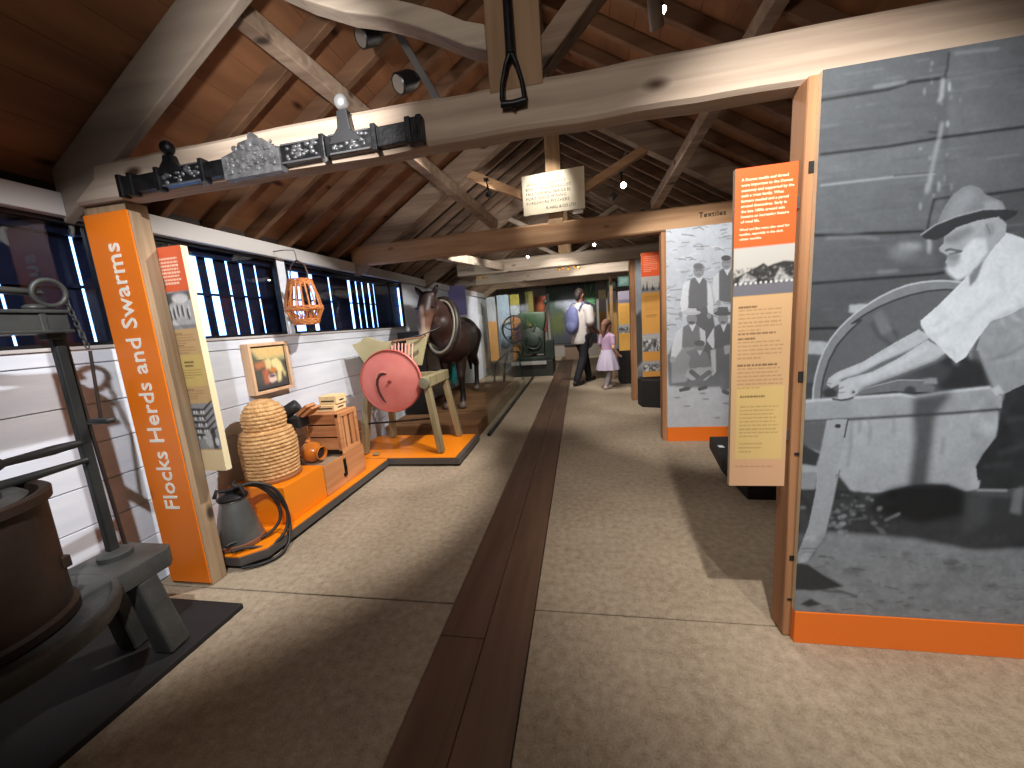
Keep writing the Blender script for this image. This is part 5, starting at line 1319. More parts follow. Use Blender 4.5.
k = sst(.62, .50, co[:, 2]); base = base * (1 - k) + blk * k
k = sst(.27, .24, co[:, 2]); base = base * (1 - k) + np.array(lin((120, 104, 92))) * k
k = sst(5.25, 4.9, co[:, 1]) * (1 - isface) * sst(.8, .95, co[:, 2]); base = base * (1 - k) + chest * k
at = me.color_attributes.new('coat', 'FLOAT_COLOR', 'POINT'); at.data.foreach_set('color', np.concatenate([base, np.ones((len(base), 1))], 1).astype(np.float32).ravel())
mesh_obj('body', me, hm, ho)
eye_m = mat('horse eye', (12, 8, 8), .08)
for s in (-1, 1):
    MB().ell((-1.866 + s * .100, 4.466, 1.545), .015, 12, 8).build('eye', eye_m, ho, smooth=60)
    MB().ell((-1.876 + s * .032, 4.352, 1.212), (.010, .006, .012), 10, 8).build('nostril', eye_m, ho, smooth=60)
mn = MB(); r_ = random.Random(5)
for k in range(26):
    t = k / 25; y = 4.585 + .40 * t; z = 1.735 - .28 * t; x = -1.853 + .05 * t
    mn.tube([(x, y, z), (x - .05 - r_.uniform(0, .03), y - .01, z - .05), (x - .10 - r_.uniform(0, .03), y + r_.uniform(-.02, .02), z - .15 - r_.uniform(0, .06))], [.014, .016, .004], 6)
for k in range(7): mn.tube([(-1.853 + r_.uniform(-.03, .03), 4.56, 1.735), (-1.86 + r_.uniform(-.05, .05), 4.49, 1.68), (-1.862 + r_.uniform(-.05, .05), 4.462, 1.59)], [.014, .014, .004], 6)
mn.build('mane', mat('black mane', (22, 17, 17), .5), ho, smooth=60)
MB().tube([(-2.0, 6.56, 1.30), (-2.02, 6.66, 1.15), (-2.02, 6.68, .85), (-2.0, 6.66, .50)], [.05, .06, .07, .02], 10).build('tail', bpy.data.materials['black mane'], ho, smooth=60)
lb = board('lilac_panel', 'plain lilac panel fixed to the white wall high behind the horse', 'panel', -2.399, -2.07, 6.95, 1.5, 2.04, .02, mat('lilac board', (150, 142, 206), .6))
# collar: padded ring with pale wooden hames
def collar(r, dx, dz, dy, flat=1.0, pts=40, cz_=1.31, ry=.34, rx=.20):
    out = []
    for k in range(pts):
        a = 2 * math.pi * k / pts
        out.append((-1.80 + (rx + dx) * math.sin(a), 4.84 + dy + .13 * math.cos(a), cz_ + (ry + dz) * math.cos(a)))
    return MB().tube(out, r, 12, closed=True)
collar(.058, .0, .0, .0).build('collar', mat('worn black leather', (40, 34, 32), .4, c2=(60, 50, 44), scale=12), ho, smooth=60)
collar(.018, -.012, -.005, -.05).build('hames', mat('pale hames', (158, 148, 132), .4, metal=.1), ho, smooth=60)
collar(.014, .045, .035, .0).build('collar_edge', mat('grey leather edge', (96, 90, 84), .45), ho, smooth=60)
solid('cyan_cloth', MB().prism([(-1.925, .52), (-1.835, .44), (-1.81, .60), (-1.83, .77), (-1.925, .785), (-1.935, .64)], (0, 5.26, 0), (1, 0, 0), (0, 0, 1), (0, .03, 0)), mat('bright cyan cloth', (60, 196, 204), .7), 'bright cyan cloth strip seen between the horse front legs', 'cloth', bevel=.006, smooth=40)

# ================================================================ GLASS CASE, further left
gc = thing('glass_partition', 'tall clear glass screen along the aisle beside the horse', 'glass screen', (-1.1, 6.4, 0))
for a, b_ in ((4.16, 5.60), (5.61, 7.05), (7.06, 8.5)):
    MB().box(-1.108, -1.10, a, b_, .03, 1.97).build('glass_sheet', case_m, gc, bevel=.001, bseg=1)
MB().box(-1.125, -1.085, 4.15, 8.52, 0, .03).build('floor_channel', black_paint, gc, bevel=.002)
# work tools seen through the glass
solid('bent_plough', MB().tube([(-1.55, 7.3, .03), (-1.5, 7.35, .5), (-1.45, 7.5, .72), (-1.3, 7.9, .66), (-1.28, 8.1, .04)], .025, 8).tube([(-1.75, 7.3, .03), (-1.7, 7.35, .5), (-1.45, 7.5, .72)], .022, 8), iron, 'dark bent iron plough handles standing behind the glass screen', 'plough', smooth=60)
# solid boards standing in for banners mirrored in the glass, far left
def secsB1(A):
    A.rect(0, 0, 1, .3, (186, 190, 200)); A.mott(4, 8, .2, (0, 0, 1, .3)); A.rect(0, .3, 1, .8, (226, 158, 78)); A.text_lines(.15, .85, .36, .03, 12, (184, 124, 62), al=.6); A.rect(0, .8, 1, 1, (60, 56, 58))
info_panel('amber and grey board standing in for a banner reflected in the glass, far left', -2.20, -1.99, 9.1, .0, 1.92, [secsB1], None, res=(36, 140))
def secsB2(A):
    A.rect(0, 0, 1, 1, (186, 200, 222)); A.mott(4, 9, .12); A.poly([(0, .62), (.3, .52), (.6, .58), (1, .5), (1, 1), (0, 1)], 70, .9, 8); A.mott(20, 50, .14)
info_panel('pale blue board standing in for a reflected banner, between the two amber ones', -1.95, -1.66, 9.14, .0, 1.95, [secsB2], None, res=(36, 140))
def secsB3(A):
    A.rect(0, 0, 1, .14, (212, 196, 96)); A.rect(0, .14, 1, .26, (200, 204, 210)); A.rect(0, .26, 1, 1, (228, 160, 82)); A.text_lines(.15, .85, .32, .025, 20, (190, 130, 68), al=.6)
info_panel('yellow-topped amber board standing in for a reflected banner beside the green machine', -1.74, -1.50, 9.75, .0, 1.98, [secsB3], None, res=(36, 140))
solid('green_column', MB().box(-1.36, -1.16, 9.9, 10.1, 0, 2.03).cut(.4, 3).disp(.006, 3, 4), wood('olive stained post', (104, 100, 52), (136, 128, 74), 'Z', grain=20, knots=False), 'olive green upright post behind the green machine', 'post', bevel=.006)
A = Art(0, 0, 1, 1, 80, 100, (120, 60, 44)); A.rect(0, 0, .3, 1, (206, 132, 96)); A.poly([(.4, .1), (.95, .1), (.95, .9), (.4, .9)], (112, 50, 38), 1, 3); A.ell(.65, .3, .2, .12, (190, 110, 70), .9, 5); A.mott(10, 12, .25)
t = board('mural_panel', 'reddish brown picture behind the green machine', 'mural', -1.62, -1.02, 12.0, .9, 2.02)
art_on(t, 'picture', A, -1.62, -1.02, 12.0, .9, 2.02, 70, 90)
solid('white_upright', MB().box(-.94, -.87, 11.4, 11.47, 0, 2.03), white_trim, 'narrow white upright left of the end-wall picture', 'post', bevel=.004)

# green machine with a flywheel on a low stand
es = thing('engine_stand', 'dark low stand with white front strip under the green machine', 'stand', (-1.14, 9.2, 0))
MB().box(-1.62, -.66, 8.72, 9.7, 0, .36).build('stand', mat('dark engine stand', (40, 42, 38), .6, c2=(56, 58, 52), scale=5), es, bevel=.006)
MB().box(-1.62, -.80, 8.67, 8.717, .28, .36).build('nosing', white_trim, es, bevel=.003)
gm = thing('green_machine', 'old dark green chaff-cutting machine with a big spoked flywheel', 'machine', (-1.15, 9.1, .361))
gp = mat('old green paint', (34, 56, 36), .5, c2=(48, 74, 46), scale=5); gd = mat('dark green metal', (28, 38, 30), .5, c2=(44, 56, 44), scale=6)
fw = MB(); fcx, fcz, fr = -1.53, 1.12, .29
fw.tube([(fcx + fr * math.cos(a), 8.95, fcz + fr * 1.35 * math.sin(a) * .8) for a in [k * math.pi / 24 for k in range(48)]], .022, 10, closed=True)
fw.build('flywheel_rim', mat('dark rim', (46, 48, 44), .45, metal=.4), gm, smooth=60)
for k in range(5):
    a = k * 2 * math.pi / 5 + .3
    MB().tube([(fcx, 8.95, fcz), (fcx + .14 * math.cos(a + .25), 8.95, fcz + .15 * math.sin(a + .25)), (fcx + fr * math.cos(a), 8.95, fcz + fr * 1.08 * math.sin(a))], .013, 8).build('spoke', bpy.data.materials['dark rim'], gm, smooth=60)
MB().tube([(fcx, 8.9, fcz), (fcx, 9.3, fcz)], .035, 12).build('axle', gd, gm, smooth=60)
MB().prism([(-1.34, .56), (-1.20, .50), (-.86, .50), (-.84, 1.02), (-1.02, 1.16), (-1.26, 1.10), (-1.30, .86)], (0, 8.95, 0), (1, 0, 0), (0, 0, 1), (0, .42, 0)).build('casing', gd, gm, bevel=.02, smooth=40)
MB().prism([(-1.06, 1.10), (-.88, .98), (-.80, 1.30), (-.80, 1.48), (-1.40, 1.50), (-1.46, 1.42), (-1.22, 1.34)], (0, 8.97, 0), (1, 0, 0), (0, 0, 1), (0, .38, 0)).build('hopper', gp, gm, bevel=.015, smooth=40)
MB().tube([(-1.08 + .17 * math.cos(a), 8.92, .80 + .17 * math.sin(a)) for a in [k * math.pi / 16 for k in range(32)]], .02, 8, closed=True).build('gear_ring', gd, gm, smooth=60)
MB().beam((-1.30, 8.93, .55), (-1.02, 8.93, 1.2), .04, .05, up=(0, 1, 0)).build('side_strut', gd, gm, bevel=.004)
MB().lathe([(.0, 0), (.14, 0), (.16, .02), (.16, .06), (.13, .07), (.0, .07)], (-1.12, 8.95, .86), 28, axis=(0, -1, 0)).build('gear_cover', gd, gm, smooth=40)
MB().lathe([(.0, 0), (.07, 0), (.07, .05), (.0, .05)], (-1.34, 8.93, .78), 20, axis=(0, -1, 0)).build('cog', gd, gm, smooth=40)
for x in (-1.45, -.88): MB().beam((x + .08, 9.1, .75), (x, 9.1, .368), .06, .07, up=(0, 1, 0)).build('leg', gd, gm, bevel=.005)
MB().box(-1.52, -.80, 8.98, 9.34, .365, .44).build('base_frame', gd, gm, bevel=.006)
MB().box(-.84, -.64, 9.0, 9.36, .362, .80).build('side_box', gd, gm, bevel=.01)
MB().tube([(-.86, 9.1, 1.42), (-.80, 9.1, 1.55), (-.78, 9.1, 1.66)], .014, 8).ell((-.78, 9.1, 1.70), (.05, .03, .06)).build('crank_knob', gd, gm, smooth=60)
solid('pale_bench', MB().box(-.50, .02, 12.0, 12.4, .0, .40), mat('pale bench board', (150, 124, 102), .6), 'pale low bench box under the end-wall picture', 'bench', bevel=.006)
solid('bench_cushion', MB().box(-.52, .04, 11.98, 12.42, .401, .47), mat('dark cushion', (40, 42, 46), .7), 'dark cushion on the low bench under the end-wall picture', 'cushion', bevel=.02)

# ================================================================ DARK PLINTHS, right side
solid('dark_plinth', MB().prism([(1.06, 2.62), (1.95, 2.62), (1.95, 3.66), (1.14, 3.66), (1.06, 3.1)], (0, 0, 0), (1, 0, 0), (0, 1, 0), (0, 0, .11)), black_board, 'dark low plinth behind the right info panel, before the group portrait', 'plinth', bevel=.004)
solid('white_card', MB().box(1.125, 1.165, 3.35, 3.40, .111, .114), mat('white card', (220, 222, 224), .5), 'tiny white card on the dark plinth before the group portrait', 'card')
solid('dark_plinth', MB().prism([(.80, 5.36), (1.5, 5.1), (1.5, 5.72), (.82, 5.72), (.77, 5.55)], (0, 0, 0), (1, 0, 0), (0, 1, 0), (0, 0, .375)), black_board, 'dark plinth under the harbour-photograph panel', 'plinth', bevel=.004)
solid('dark_plinth', MB().box(.70, 1.4, 7.25, 7.75, 0, .62), black_board, 'dark tall plinth right of the girl under the amber panel', 'plinth', bevel=.004)
# ================================================================ PEOPLE
skin_d = mat('warm skin', (150, 104, 84), .55); skin_l = mat('fair skin', (206, 160, 138), .55)
def limb(m, P, R, seg=12):
    for (a, b_), (ra, rb) in zip(zip(P, P[1:]), zip(R, R[1:])): m.capsule(a, b_, ra, rb, seg)
def hand(m, wr, d, side, s=1.0):
    """palm, four curled fingers of different length and a thumb, from the wrist wr along d"""
    wr, d, side = V(wr), V(d).normalized(), V(side).normalized(); n = d.cross(side)
    pc = wr + d * .045 * s
    m.capsule(wr, wr + d * .07 * s, .022 * s, .028 * s, 10)
    for k, L in enumerate((.068, .078, .072, .056)):
        b_ = wr + d * .085 * s + side * (.027 - .018 * k) * s
        m.capsule(b_, b_ + d * L * .5 * s + n * .006 * s, .0095 * s, .009 * s, 8); m.capsule(b_ + d * L * .5 * s + n * .006 * s, b_ + d * L * .85 * s + n * .028 * s, .009 * s, .0075 * s, 8)
    m.capsule(wr + d * .03 * s + side * .024 * s, wr + d * .062 * s + side * .054 * s + n * .012 * s, .0115 * s, .0095 * s, 8)
    m.capsule(wr + d * .062 * s + side * .054 * s + n * .012 * s, wr + d * .09 * s + side * .058 * s + n * .026 * s, .0095 * s, .008 * s, 8)
def face(m, c, f, r, s=1.0):
    """head with brow, nose, lips, chin and ears; c head centre, f facing, r right"""
    c, f, r = V(c), V(f).normalized(), V(r).normalized(); u = V((0, 0, 1))
    q = r.to_track_quat('X', 'Z')
    R3 = Matrix((r, f, u)).transposed()
    m.ell(c + u * .02 * s, (.074 * s, .094 * s, .105 * s), 20, 14, rot=R3.to_quaternion())
    m.capsule(c + f * .03 * s - u * .04 * s, c + f * .055 * s - u * .085 * s, .058 * s, .038 * s, 12)
    m.capsule(c + f * .085 * s + u * .02 * s, c + f * .108 * s - u * .022 * s, .010 * s, .016 * s, 8)
    m.capsule(c + f * .082 * s - r * .02 * s - u * .052 * s, c + f * .082 * s + r * .02 * s - u * .052 * s, .011 * s, .011 * s, 8)
    for k in (-1, 1): m.ell(c + r * k * .076 * s - f * .005 * s, (.012 * s, .02 * s, .031 * s), 10, 8)
def eyes(t, c, f, r, s=1.0):
    c, f, r = V(c), V(f).normalized(), V(r).normalized()
    for k in (-1, 1): MB().ell(c + f * .083 * s + r * k * .032 * s + V((0, 0, .018 * s)), .011 * s, 10, 8).build('eye', mat('eye', (30, 22, 20), .2) if 'eye' not in bpy.data.materials else bpy.data.materials['eye'], t, smooth=60)

# the man: turned to the right and a little away, mid-stride
px, py = 0.0, 7.5
man = thing('person', 'adult in white T-shirt and dark trousers with a blue backpack, striding to the right', 'person', (px, py, .001))
F = V((.66, .75, 0)).normalized(); Rr = V((F.y, -F.x, 0))          # facing, right hand side
def P(f, r, z): return V((px, py, 0)) + F * f + Rr * r + V((0, 0, z))
m = MB()
limb(m, [P(0, 0, .93), P(.0, 0, 1.10), P(.01, 0, 1.32), P(0, 0, 1.46)], [.145, .135, .15, .10], 18)
for s in (-1, 1): m.capsule(P(0, s * .10, 1.44), P(0, s * .19, 1.42), .075, .065, 14)
limb(m, [P(0, 0, 1.48), P(.015, 0, 1.60)], [.062, .056])
face(m, P(.035, 0, 1.70), F, Rr, 1.06)
hips = {-1: ([(.03, .93), (.20, .53), (.30, .11)], .30), 1: ([(.0, .93), (-.05, .52), (-.26, .12)], .0)}
for s, (L, _) in hips.items():
    limb(m, [P(f, s * .09, z) for f, z in L], [.092, .062, .042], 14)
    f, z = L[-1]; m.capsule(P(f, s * .09, z - .045), P(f + .15, s * .09, .040), .042, .035, 12)
limb(m, [P(0, .22, 1.42), P(-.03, .25, 1.14), P(.16, .22, 1.0)], [.058, .046, .032]); hand(m, P(.17, .22, .995), F + V((0, 0, -.2)), V((0, 0, 1)))
limb(m, [P(0, -.22, 1.42), P(.02, -.25, 1.14), P(.22, -.20, 1.05)], [.058, .046, .032]); hand(m, P(.23, -.20, 1.05), F + V((0, 0, -.1)), V((0, 0, 1)))
mesh_obj('body', fused(m, .0095, 3), skin_d, man)
eyes(man, P(.035, 0, 1.70), F, Rr, 1.06)
h = MB(); R3 = Matrix((Rr, F, V((0, 0, 1)))).transposed().to_quaternion()
h.ell(P(.02, 0, 1.745), (.085, .100, .092), 18, 12, rot=R3); h.capsule(P(-.045, 0, 1.70), P(-.05, 0, 1.66), .07, .062, 12)
mesh_obj('hair', fused(h, .012, 4), mat('dark brown hair', (48, 34, 30), .6), man)
sh = MB()
limb(sh, [P(0, 0, .84), P(0, 0, 1.10), P(.01, 0, 1.34), P(0, 0, 1.45)], [.195, .185, .19, .13], 20)
for s in (-1, 1): sh.capsule(P(0, s * .08, 1.455), P(0, s * .19, 1.43), .09, .09, 14); sh.capsule(P(0, s * .225, 1.42), P(-.015 if s > 0 else .01, s * .26, 1.20), .088, .090, 14)
me = fused(sh, .013, 6)
for v in me.vertices: v.co.z = max(v.co.z, .79)
mesh_obj('t_shirt', me, mat('white cotton', (218, 210, 204), .85, c2=(206, 198, 194), scale=6), man)
trm = MB()
for s, (L, _) in hips.items(): limb(trm, [P(f, s * .09, z if k else .92) for k, (f, z) in enumerate(L)], [.118, .085, .066], 14)
trm.capsule(P(0, -.07, .92), P(0, .07, .92), .13, .13, 16)
mesh_obj('trousers', fused(trm, .013, 5), mat('dark trousers', (26, 26, 32), .8), man)
for s, (L, _) in hips.items():
    f, z = L[-1]; sb = MB(); sb.capsule(P(f - .05, s * .09, .045), P(f + .16, s * .09, .040), .048, .042, 12); sb.capsule(P(f - .02, s * .09, .09), P(f - .02, s * .09, .05), .045, .048, 12)
    for v in sb.bm.verts: v.co.z = max(v.co.z, .002)
    sb.build('shoe', mat('dark shoes', (24, 22, 24), .5) if 'dark shoes' not in bpy.data.materials else bpy.data.materials['dark shoes'], man, smooth=60)
bp_ = MB(); bp_.ell(P(-.22, 0, 1.24), (.15, .09, .27), 18, 12, rot=R3); bp_.ell(P(-.27, 0, 1.12), (.12, .06, .13), 16, 10, rot=R3); bp_.ell(P(-.20, 0, 1.40), (.12, .08, .10), 14, 10, rot=R3)
pk = mesh_obj('backpack', fused(bp_, .014, 4), mat('blue grey nylon', (116, 122, 168), .7), man)
for s in (-1, 1): MB().tube([P(-.15, s * .12, 1.42), P(-.05, s * .135, 1.575), P(.09, s * .135, 1.555), P(.205, s * .14, 1.38), P(.17, s * .19, 1.18), P(-.08, s * .215, 1.08)], .019, 8, flat=.5).build('strap', bpy.data.materials['blue grey nylon'], pk, smooth=60)
# jacket carried on the front arm
jk = MB(); limb(jk, [P(.20, -.02, 1.12), P(.24, .0, .95), P(.22, .0, .76)], [.08, .11, .09], 14); jk.capsule(P(.16, -.18, 1.06), P(.18, .2, 1.02), .055, .055, 12)
mesh_obj('carried_jacket', fused(jk, .013, 5), mat('grey blue jacket', (130, 132, 146), .85), man)

# the girl: walking away to the right
gx, gy = .455, 6.9
girl = thing('person', 'small girl in a lilac top and pale skirt with brown hair, walking beside the adult', 'person', (gx, gy, .001))
F = V((.72, .69, 0)).normalized(); Rr = V((F.y, -F.x, 0))
def G(f, r, z): return V((gx, gy, 0)) + F * f + Rr * r + V((0, 0, z))
m = MB()
limb(m, [G(0, 0, .58), G(0, 0, .72), G(0, 0, .88), G(0, 0, .955)], [.095, .088, .092, .06], 16)
for s in (-1, 1): m.capsule(G(0, s * .06, .93), G(0, s * .115, .92), .045, .04, 12)
limb(m, [G(0, 0, .95), G(.01, 0, 1.04)], [.042, .04]); face(m, G(.02, 0, 1.115), F, Rr, .88)
gl = {-1: [(.02, .58), (.09, .33), (.10, .07)], 1: [(.0, .58), (-.02, .33), (-.11, .075)]}
for s, L in gl.items():
    limb(m, [G(f, s * .055, z) for f, z in L], [.062, .045, .032], 12); f, z = L[-1]; m.capsule(G(f, s * .055, z - .03), G(f + .10, s * .055, .03), .03, .026, 10)
limb(m, [G(0, .135, .915), G(-.03, .165, .73), G(.08, .16, .62)], [.037, .031, .022]); hand(m, G(.085, .16, .615), F + V((0, 0, -.9)), F, .72)
limb(m, [G(0, -.135, .915), G(.03, -.165, .73), G(.14, -.13, .66)], [.037, .031, .022]); hand(m, G(.145, -.13, .655), F + V((0, 0, -.5)), V((0, 0, 1)), .72)
mesh_obj('body', fused(m, .008, 3), skin_l, girl)
eyes(girl, G(.02, 0, 1.115), F, Rr, .88)
h = MB(); R3 = Matrix((Rr, F, V((0, 0, 1)))).transposed().to_quaternion()
h.ell(G(.0, 0, 1.15), (.078, .088, .082), 16, 12, rot=R3); limb(h, [G(-.06, 0, 1.13), G(-.085, 0, 1.03), G(-.085, 0, .93)], [.06, .05, .03])
mesh_obj('hair', fused(h, .01, 4), mat('brown hair', (122, 84, 66), .6), girl)
tp = MB(); limb(tp, [G(0, 0, .66), G(0, 0, .78), G(0, 0, .90), G(0, 0, .955)], [.105, .10, .103, .066], 16)
for s in (-1, 1): tp.capsule(G(0, s * .06, .94), G(0, s * .13, .915), .05, .047, 12); tp.capsule(G(0, s * .135, .915), G(-.015, s * .155, .80), .046, .044, 12)
mesh_obj('lilac_top', fused(tp, .01, 5), mat('lilac cotton', (172, 142, 168), .85), girl)
sk_ = MB(); sk_.lathe([(.100, .70), (.112, .66), (.15, .56), (.18, .45), (.20, .34), (.193, .34), (.17, .45), (.14, .56), (.095, .66)], (gx, gy, 0), 64, rfun=lambda r, z, a, i: r * (1 + .06 * math.sin(a * 9) * max(0, (.68 - z) / .32)))
sk_.build('skirt', mat('pale grey lilac skirt', (184, 172, 192), .85), girl, smooth=60)
for s, L in gl.items():
    lg = MB(); limb(lg, [G(f, s * .055, z) for f, z in L], [.066, .049, .037], 12); mesh_obj('legging', fused(lg, .01, 3), mat('grey leggings', (150, 140, 146), .8) if 'grey leggings' not in bpy.data.materials else bpy.data.materials['grey leggings'], girl)
    f, z = L[-1]; sb = MB(); sb.capsule(G(f - .03, s * .055, .034), G(f + .11, s * .055, .030), .036, .031, 12)
    for v in sb.bm.verts: v.co.z = max(v.co.z, .002)
    sb.build('shoe', mat('pale shoes', (176, 160, 152), .6) if 'pale shoes' not in bpy.data.materials else bpy.data.materials['pale shoes'], girl, smooth=60)
# ================================================================ LAMPS
lamp_glow = emis('lamp face', (255, 244, 226), 60)
lamp_body = mat('black lamp housing', (22, 22, 24), .4, metal=.3); lamp_grey = mat('grey lamp housing', (120, 116, 112), .4, metal=.4)
def spot_fixture(loc, aim, label, top=None, body=None, lit=True, r=.038, L=.11):
    loc, aim = V(loc), V(aim); d = (aim - loc).normalized()
    t = thing('spotlight', label, 'spotlight', loc, 'gallery spotlights' if False else None)
    MB().lathe([(.0, -L), (r * .7, -L), (r * .8, -L * .9), (r, -L * .4), (r, -.004), (r * .86, -.004), (r * .82, -.014), (.0, -.014)], loc, 20, axis=d).build('housing', body or lamp_body, t, smooth=40)
    MB().lathe([(.0, -.010), (r * .8, -.010), (r * .8, -.006), (.0, -.006)], loc, 20, axis=d).build('lens', lamp_glow if lit else mat('dark lens', (60, 60, 62), .1), t, smooth=40)
    b = loc - d * L * .5; top = V(top) if top else b + V((0, 0, .16))
    br = MB(); br.tube([b, b + (top - b) * .5, top], .008, 6); br.box(top.x - .02, top.x + .02, top.y - .02, top.y + .02, top.z - .012, top.z + .008); br.build('bracket', lamp_body, t, smooth=40)
    return t
def spot(loc, aim, W, deg=60, blend=.5, col=(1, .955, .90), size=.03):
    l = bpy.data.lights.new('spot_and_fill', 'SPOT'); l.energy = W; l.spot_size = math.radians(deg); l.spot_blend = blend; l.color = col; l.shadow_soft_size = size
    o = bpy.data.objects.new('spot_and_fill', l); C.objects.link(o); o.location = loc
    o.rotation_euler = (V(aim) - V(loc)).to_track_quat('-Z', 'Y').to_euler()
    return o
def glow(loc, W, col=(1, .9, .78), size=.25):  # added soft ambient fill, no fitting in the roof behind it
    l = bpy.data.lights.new('fill_light', 'POINT'); l.energy = W; l.color = col; l.shadow_soft_size = size
    o = bpy.data.objects.new('fill_light', l); C.objects.link(o); o.location = loc; return o

# track in the near roof with two heads, left of the king post
tk = thing('light_track', 'dark light track with two spotlight heads high left of the nearest king post', 'light track', (-.76, 2.0, 2.62))
MB().beam((-.86, 2.0, 2.82), (-.64, 2.0, 2.40), .05, .035).build('rail', mat('grey track', (70, 66, 64), .5), tk, bevel=.003)
for (x, z), nm in (((-.955, 2.73), 'head'), ((-.79, 2.50), 'head')):
    hd = MB().lathe([(.0, -.06), (.035, -.06), (.045, -.03), (.045, .05), (.04, .055), (.038, .045), (.0, .045)], (x, 1.97, z), 18, axis=(-.5, -.7, -.5)).build(nm, lamp_body, tk, smooth=40)
    MB().lathe([(.0, .047), (.038, .047), (.038, .051), (.0, .051)], (x, 1.97, z), 18, axis=(-.5, -.7, -.5)).build('lens', mat('frosted lens', (104, 96, 88), .4) if 'frosted lens' not in bpy.data.materials else bpy.data.materials['frosted lens'], hd, smooth=40)
    MB().beam((x + .02, 1.98, z + .02), (x + .10, 2.0, z + .03), .02, .02).build('arm', lamp_body, tk)
# lit lamp hanging beyond the second truss, with its cables
la = spot_fixture((.515, 4.45, 2.635), (.7, 3.2, 2.2), 'lit spotlight shining towards the aisle beyond the second tie beam', top=(.50, 4.52, 2.78), r=.036)
solid('spotlight', MB().lathe([(.0, -.05), (.03, -.05), (.032, .04), (.0, .04)], (.40, 4.5, 2.54), 16, axis=(-.6, -.5, -.6)).tube([(.41, 4.5, 2.57), (.45, 4.52, 2.70)], .008, 6), lamp_grey, 'unlit grey lamp head just below the lit spotlight beyond the second tie beam', 'spotlight', smooth=40)
cb_ = MB()
for dx in (0, .018): cb_.tube([(.50 + dx, 4.52, 2.79), (.535 + dx, 4.46, 2.95), (.575 + dx, 4.4, 3.02)], .0028, 6)
solid('lamp_cable', cb_, mat('pale cable', (196, 190, 182), .5), 'pair of pale cables running up to the roof above the lit spotlight', 'cable', smooth=60)
spot_fixture((.42, 2.02, 2.60), (1.3, 1.0, .8), 'black spotlight with bright edge at the top of the picture, right of the king post', top=(.40, 2.05, 2.74), lit=True, r=.022, L=.09)
spot_fixture((.383, 1.96, 2.50), (.9, 3.4, 1.2), 'slim grey-brown lamp arm hanging right of the nearest king post', top=(.36, 2.0, 2.72), body=mat('brown lamp body', (96, 80, 66), .5), lit=False, r=.03, L=.16)
spot_fixture((-.80, 3.75, 2.50), (-1.2, 4.6, 2.6), 'small spotlight by the second truss lighting the rafters behind', top=(-.80, 3.70, 2.62), r=.028, L=.08)
spot_fixture((.245, 5.74, 2.285), (.2, 3.0, 1.0), 'tiny lit spotlight on top of the third tie beam', top=(.245, 5.80, 2.24), r=.024, L=.06)
spot_fixture((-.62, 5.0, 2.10), (-.6, 4.0, 1.2), 'tiny lit spotlight under the roof beyond the second beam, left of the king post', top=(-.62, 5.05, 2.30), r=.02, L=.06)
# brass ornaments on the fourth beam
brass = mat('bright brass', (224, 160, 60), .3, metal=.9)
for k, x in enumerate((-.34, -.27, -.17, -.06, .02)):
    b_ = MB().lathe([(.0, -.01), (.022, -.01), (.028, 0), (.022, .01), (.0, .012)], (x, 7.385, 2.20 + .02 * (k % 2)), 14, axis=(0, -1, 0)); b_.tube([(x - .03, 7.385, 2.235 + .02 * (k % 2)), (x, 7.38, 2.255 + .02 * (k % 2)), (x + .03, 7.385, 2.235 + .02 * (k % 2))], .008, 6)
    solid('brass_ornament', b_, brass, 'small brass ornament fixed on the fourth tie beam right of centre', 'ornament', 'brass ornaments on the fourth beam', smooth=50)
for k, x in enumerate((-1.92, -1.82, -1.74)):
    solid('brass_ornament', MB().lathe([(.0, -.01), (.02, -.01), (.026, 0), (.02, .01), (.0, .012)], (x, 7.385, 2.17 + .015 * (k % 2)), 14, axis=(0, -1, 0)), brass, 'small brass ornament at the left end of the fourth tie beam', 'ornament', 'brass ornaments at the left end of the fourth beam', smooth=50)

# ---- light
K = 1.0
spot((.45, .50, 2.55), (1.1, 2.2, .2), 200 * K, 74, .8)                     # on the grindstone mural and the bay behind it
spot((.50, 2.48, 2.55), (.75, 1.1, 0), 45 * K, 80, .8)
spot((1.3, -1.0, 2.35), (1.5, 1.44, .2), 150 * K, 46, .7)                       # added unseen fill, evens the light over the grindstone mural
spot((-.60, .15, 2.45), (-2.2, 1.6, .9), 230 * K, 54, .5, (.95, .97, 1.0), .02)                     # press, sign and white boards
spot((-.35, 2.45, 2.62), (-2.25, 2.6, .6), 250 * K, 76, .4)                    # skep and crates
spot((-.30, 3.0, 2.6), (-1.75, 3.6, .6), 110 * K, 50, .4)                     # root cutter
spot((-.75, .70, 2.06), (-1.05, 1.5, 2.16), 115 * K, 68, .9, (1, .98, .96))
spot((-.3, -.7, 2.42), (-.3, 1.5, 2.15), 55 * K, 88, .7, (1, .95, .89), .12)                    # added fill on the tie beam's front, standing in for bounce
spot((-.22, 3.35, 3.0), (-.26, 3.85, 2.50), 60 * K, 46, .9)                    # notice board
spot((-.5, 4.1, 2.55), (-1.75, 4.8, 1.3), 140 * K, 50, .4)                     # horse
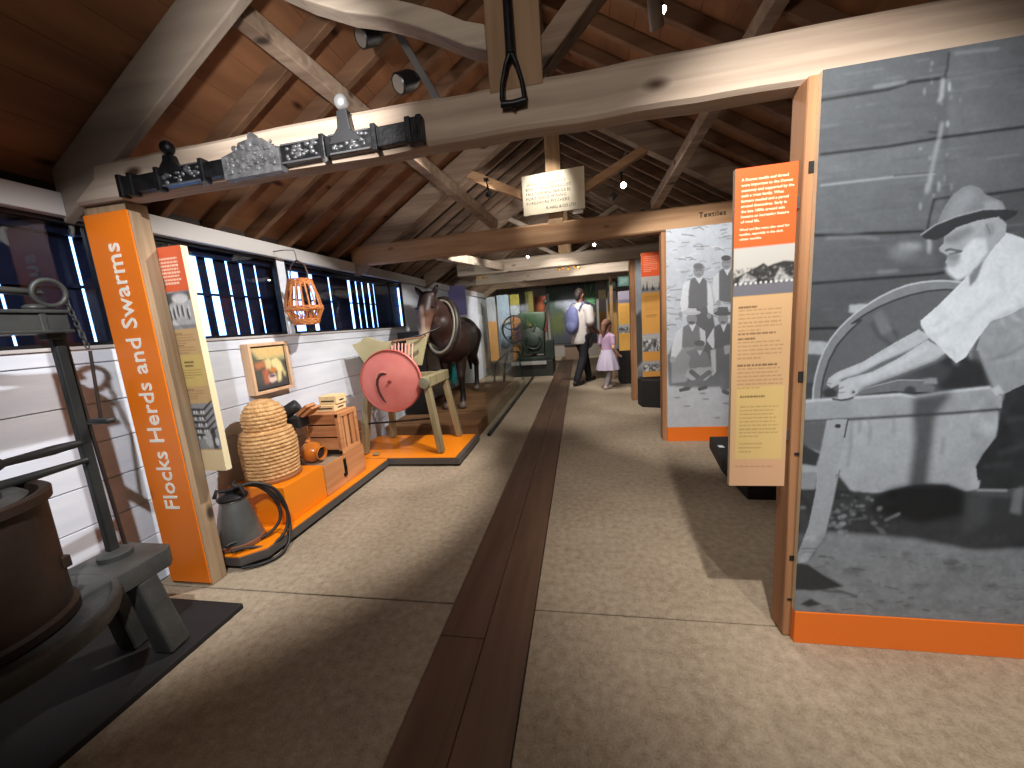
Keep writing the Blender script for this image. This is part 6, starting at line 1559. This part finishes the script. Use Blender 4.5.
spot((.35, 2.3, 2.6), (1.1, 3.87, 1.1), 190 * K, 62, .5)                        # group portrait
spot((.3, 4.7, 2.6), (.9, 5.6, 1.1), 70 * K, 60, .5)
spot((-.2, 5.2, 2.6), (-.4, 6.0, 0), 100 * K, 80, .5)
spot((-.1, 6.3, 2.5), (.75, 7.6, 1.0), 150 * K, 80, .5)  # added to brighten the panels far down the right side
spot((-.9, 7.6, 2.5), (-1.9, 9.2, 1.2), 150 * K, 70, .5)  # added to brighten the boards at the far left
spot((-.4, 7.7, 2.5), (-1.1, 9.0, 1.0), 110 * K, 80, .5)
spot((-.3, 11.0, 2.6), (-.3, 12.9, 1.3), 200 * K, 80, .5)
spot((-.2, 6.5, 1.96), (-.6, 7.4, 2.2), 30 * K, 100, .6)
spot((-.5, 4.7, 1.98), (-.7, 5.8, 2.15), 34 * K, 110, .6)
spot((-.80, 3.78, 2.50), (-1.2, 4.7, 2.6), 14 * K, 90, .6)
glow((-.1, -.5, 2.0), 6 * K); glow((-.2, 2.7, 2.45), 6 * K); glow((-.2, 5.0, 2.4), 3 * K); glow((-.2, 8.0, 2.5), 10 * K)

# ================================================================ WORLD, CAMERA
w = bpy.data.worlds.new('World'); SC.world = w; w.use_nodes = True
bg = w.node_tree.nodes['Background']; bg.inputs['Color'].default_value = (.30, .55, 1.0, 1); bg.inputs['Strength'].default_value = 7.0
cam = bpy.data.cameras.new('Camera'); co_ = bpy.data.objects.new('Camera', cam); C.objects.link(co_)
cam.sensor_fit = 'HORIZONTAL'; cam.sensor_width = 36; cam.lens = 36 * FPX / 1024; cam.clip_start = .02
co_.matrix_world = Matrix((( CR.x, CU.x, -CF.x, 0), (CR.y, CU.y, -CF.y, 0), (CR.z, CU.z, -CF.z, CAMH), (0, 0, 0, 1)))
SC.camera = co_
vs = SC.view_settings
SC.display_settings.display_device = 'sRGB'; vs.view_transform = 'Standard'; vs.look = 'None'; vs.exposure = 0.0; vs.gamma = 1.0; vs.use_curve_mapping = False
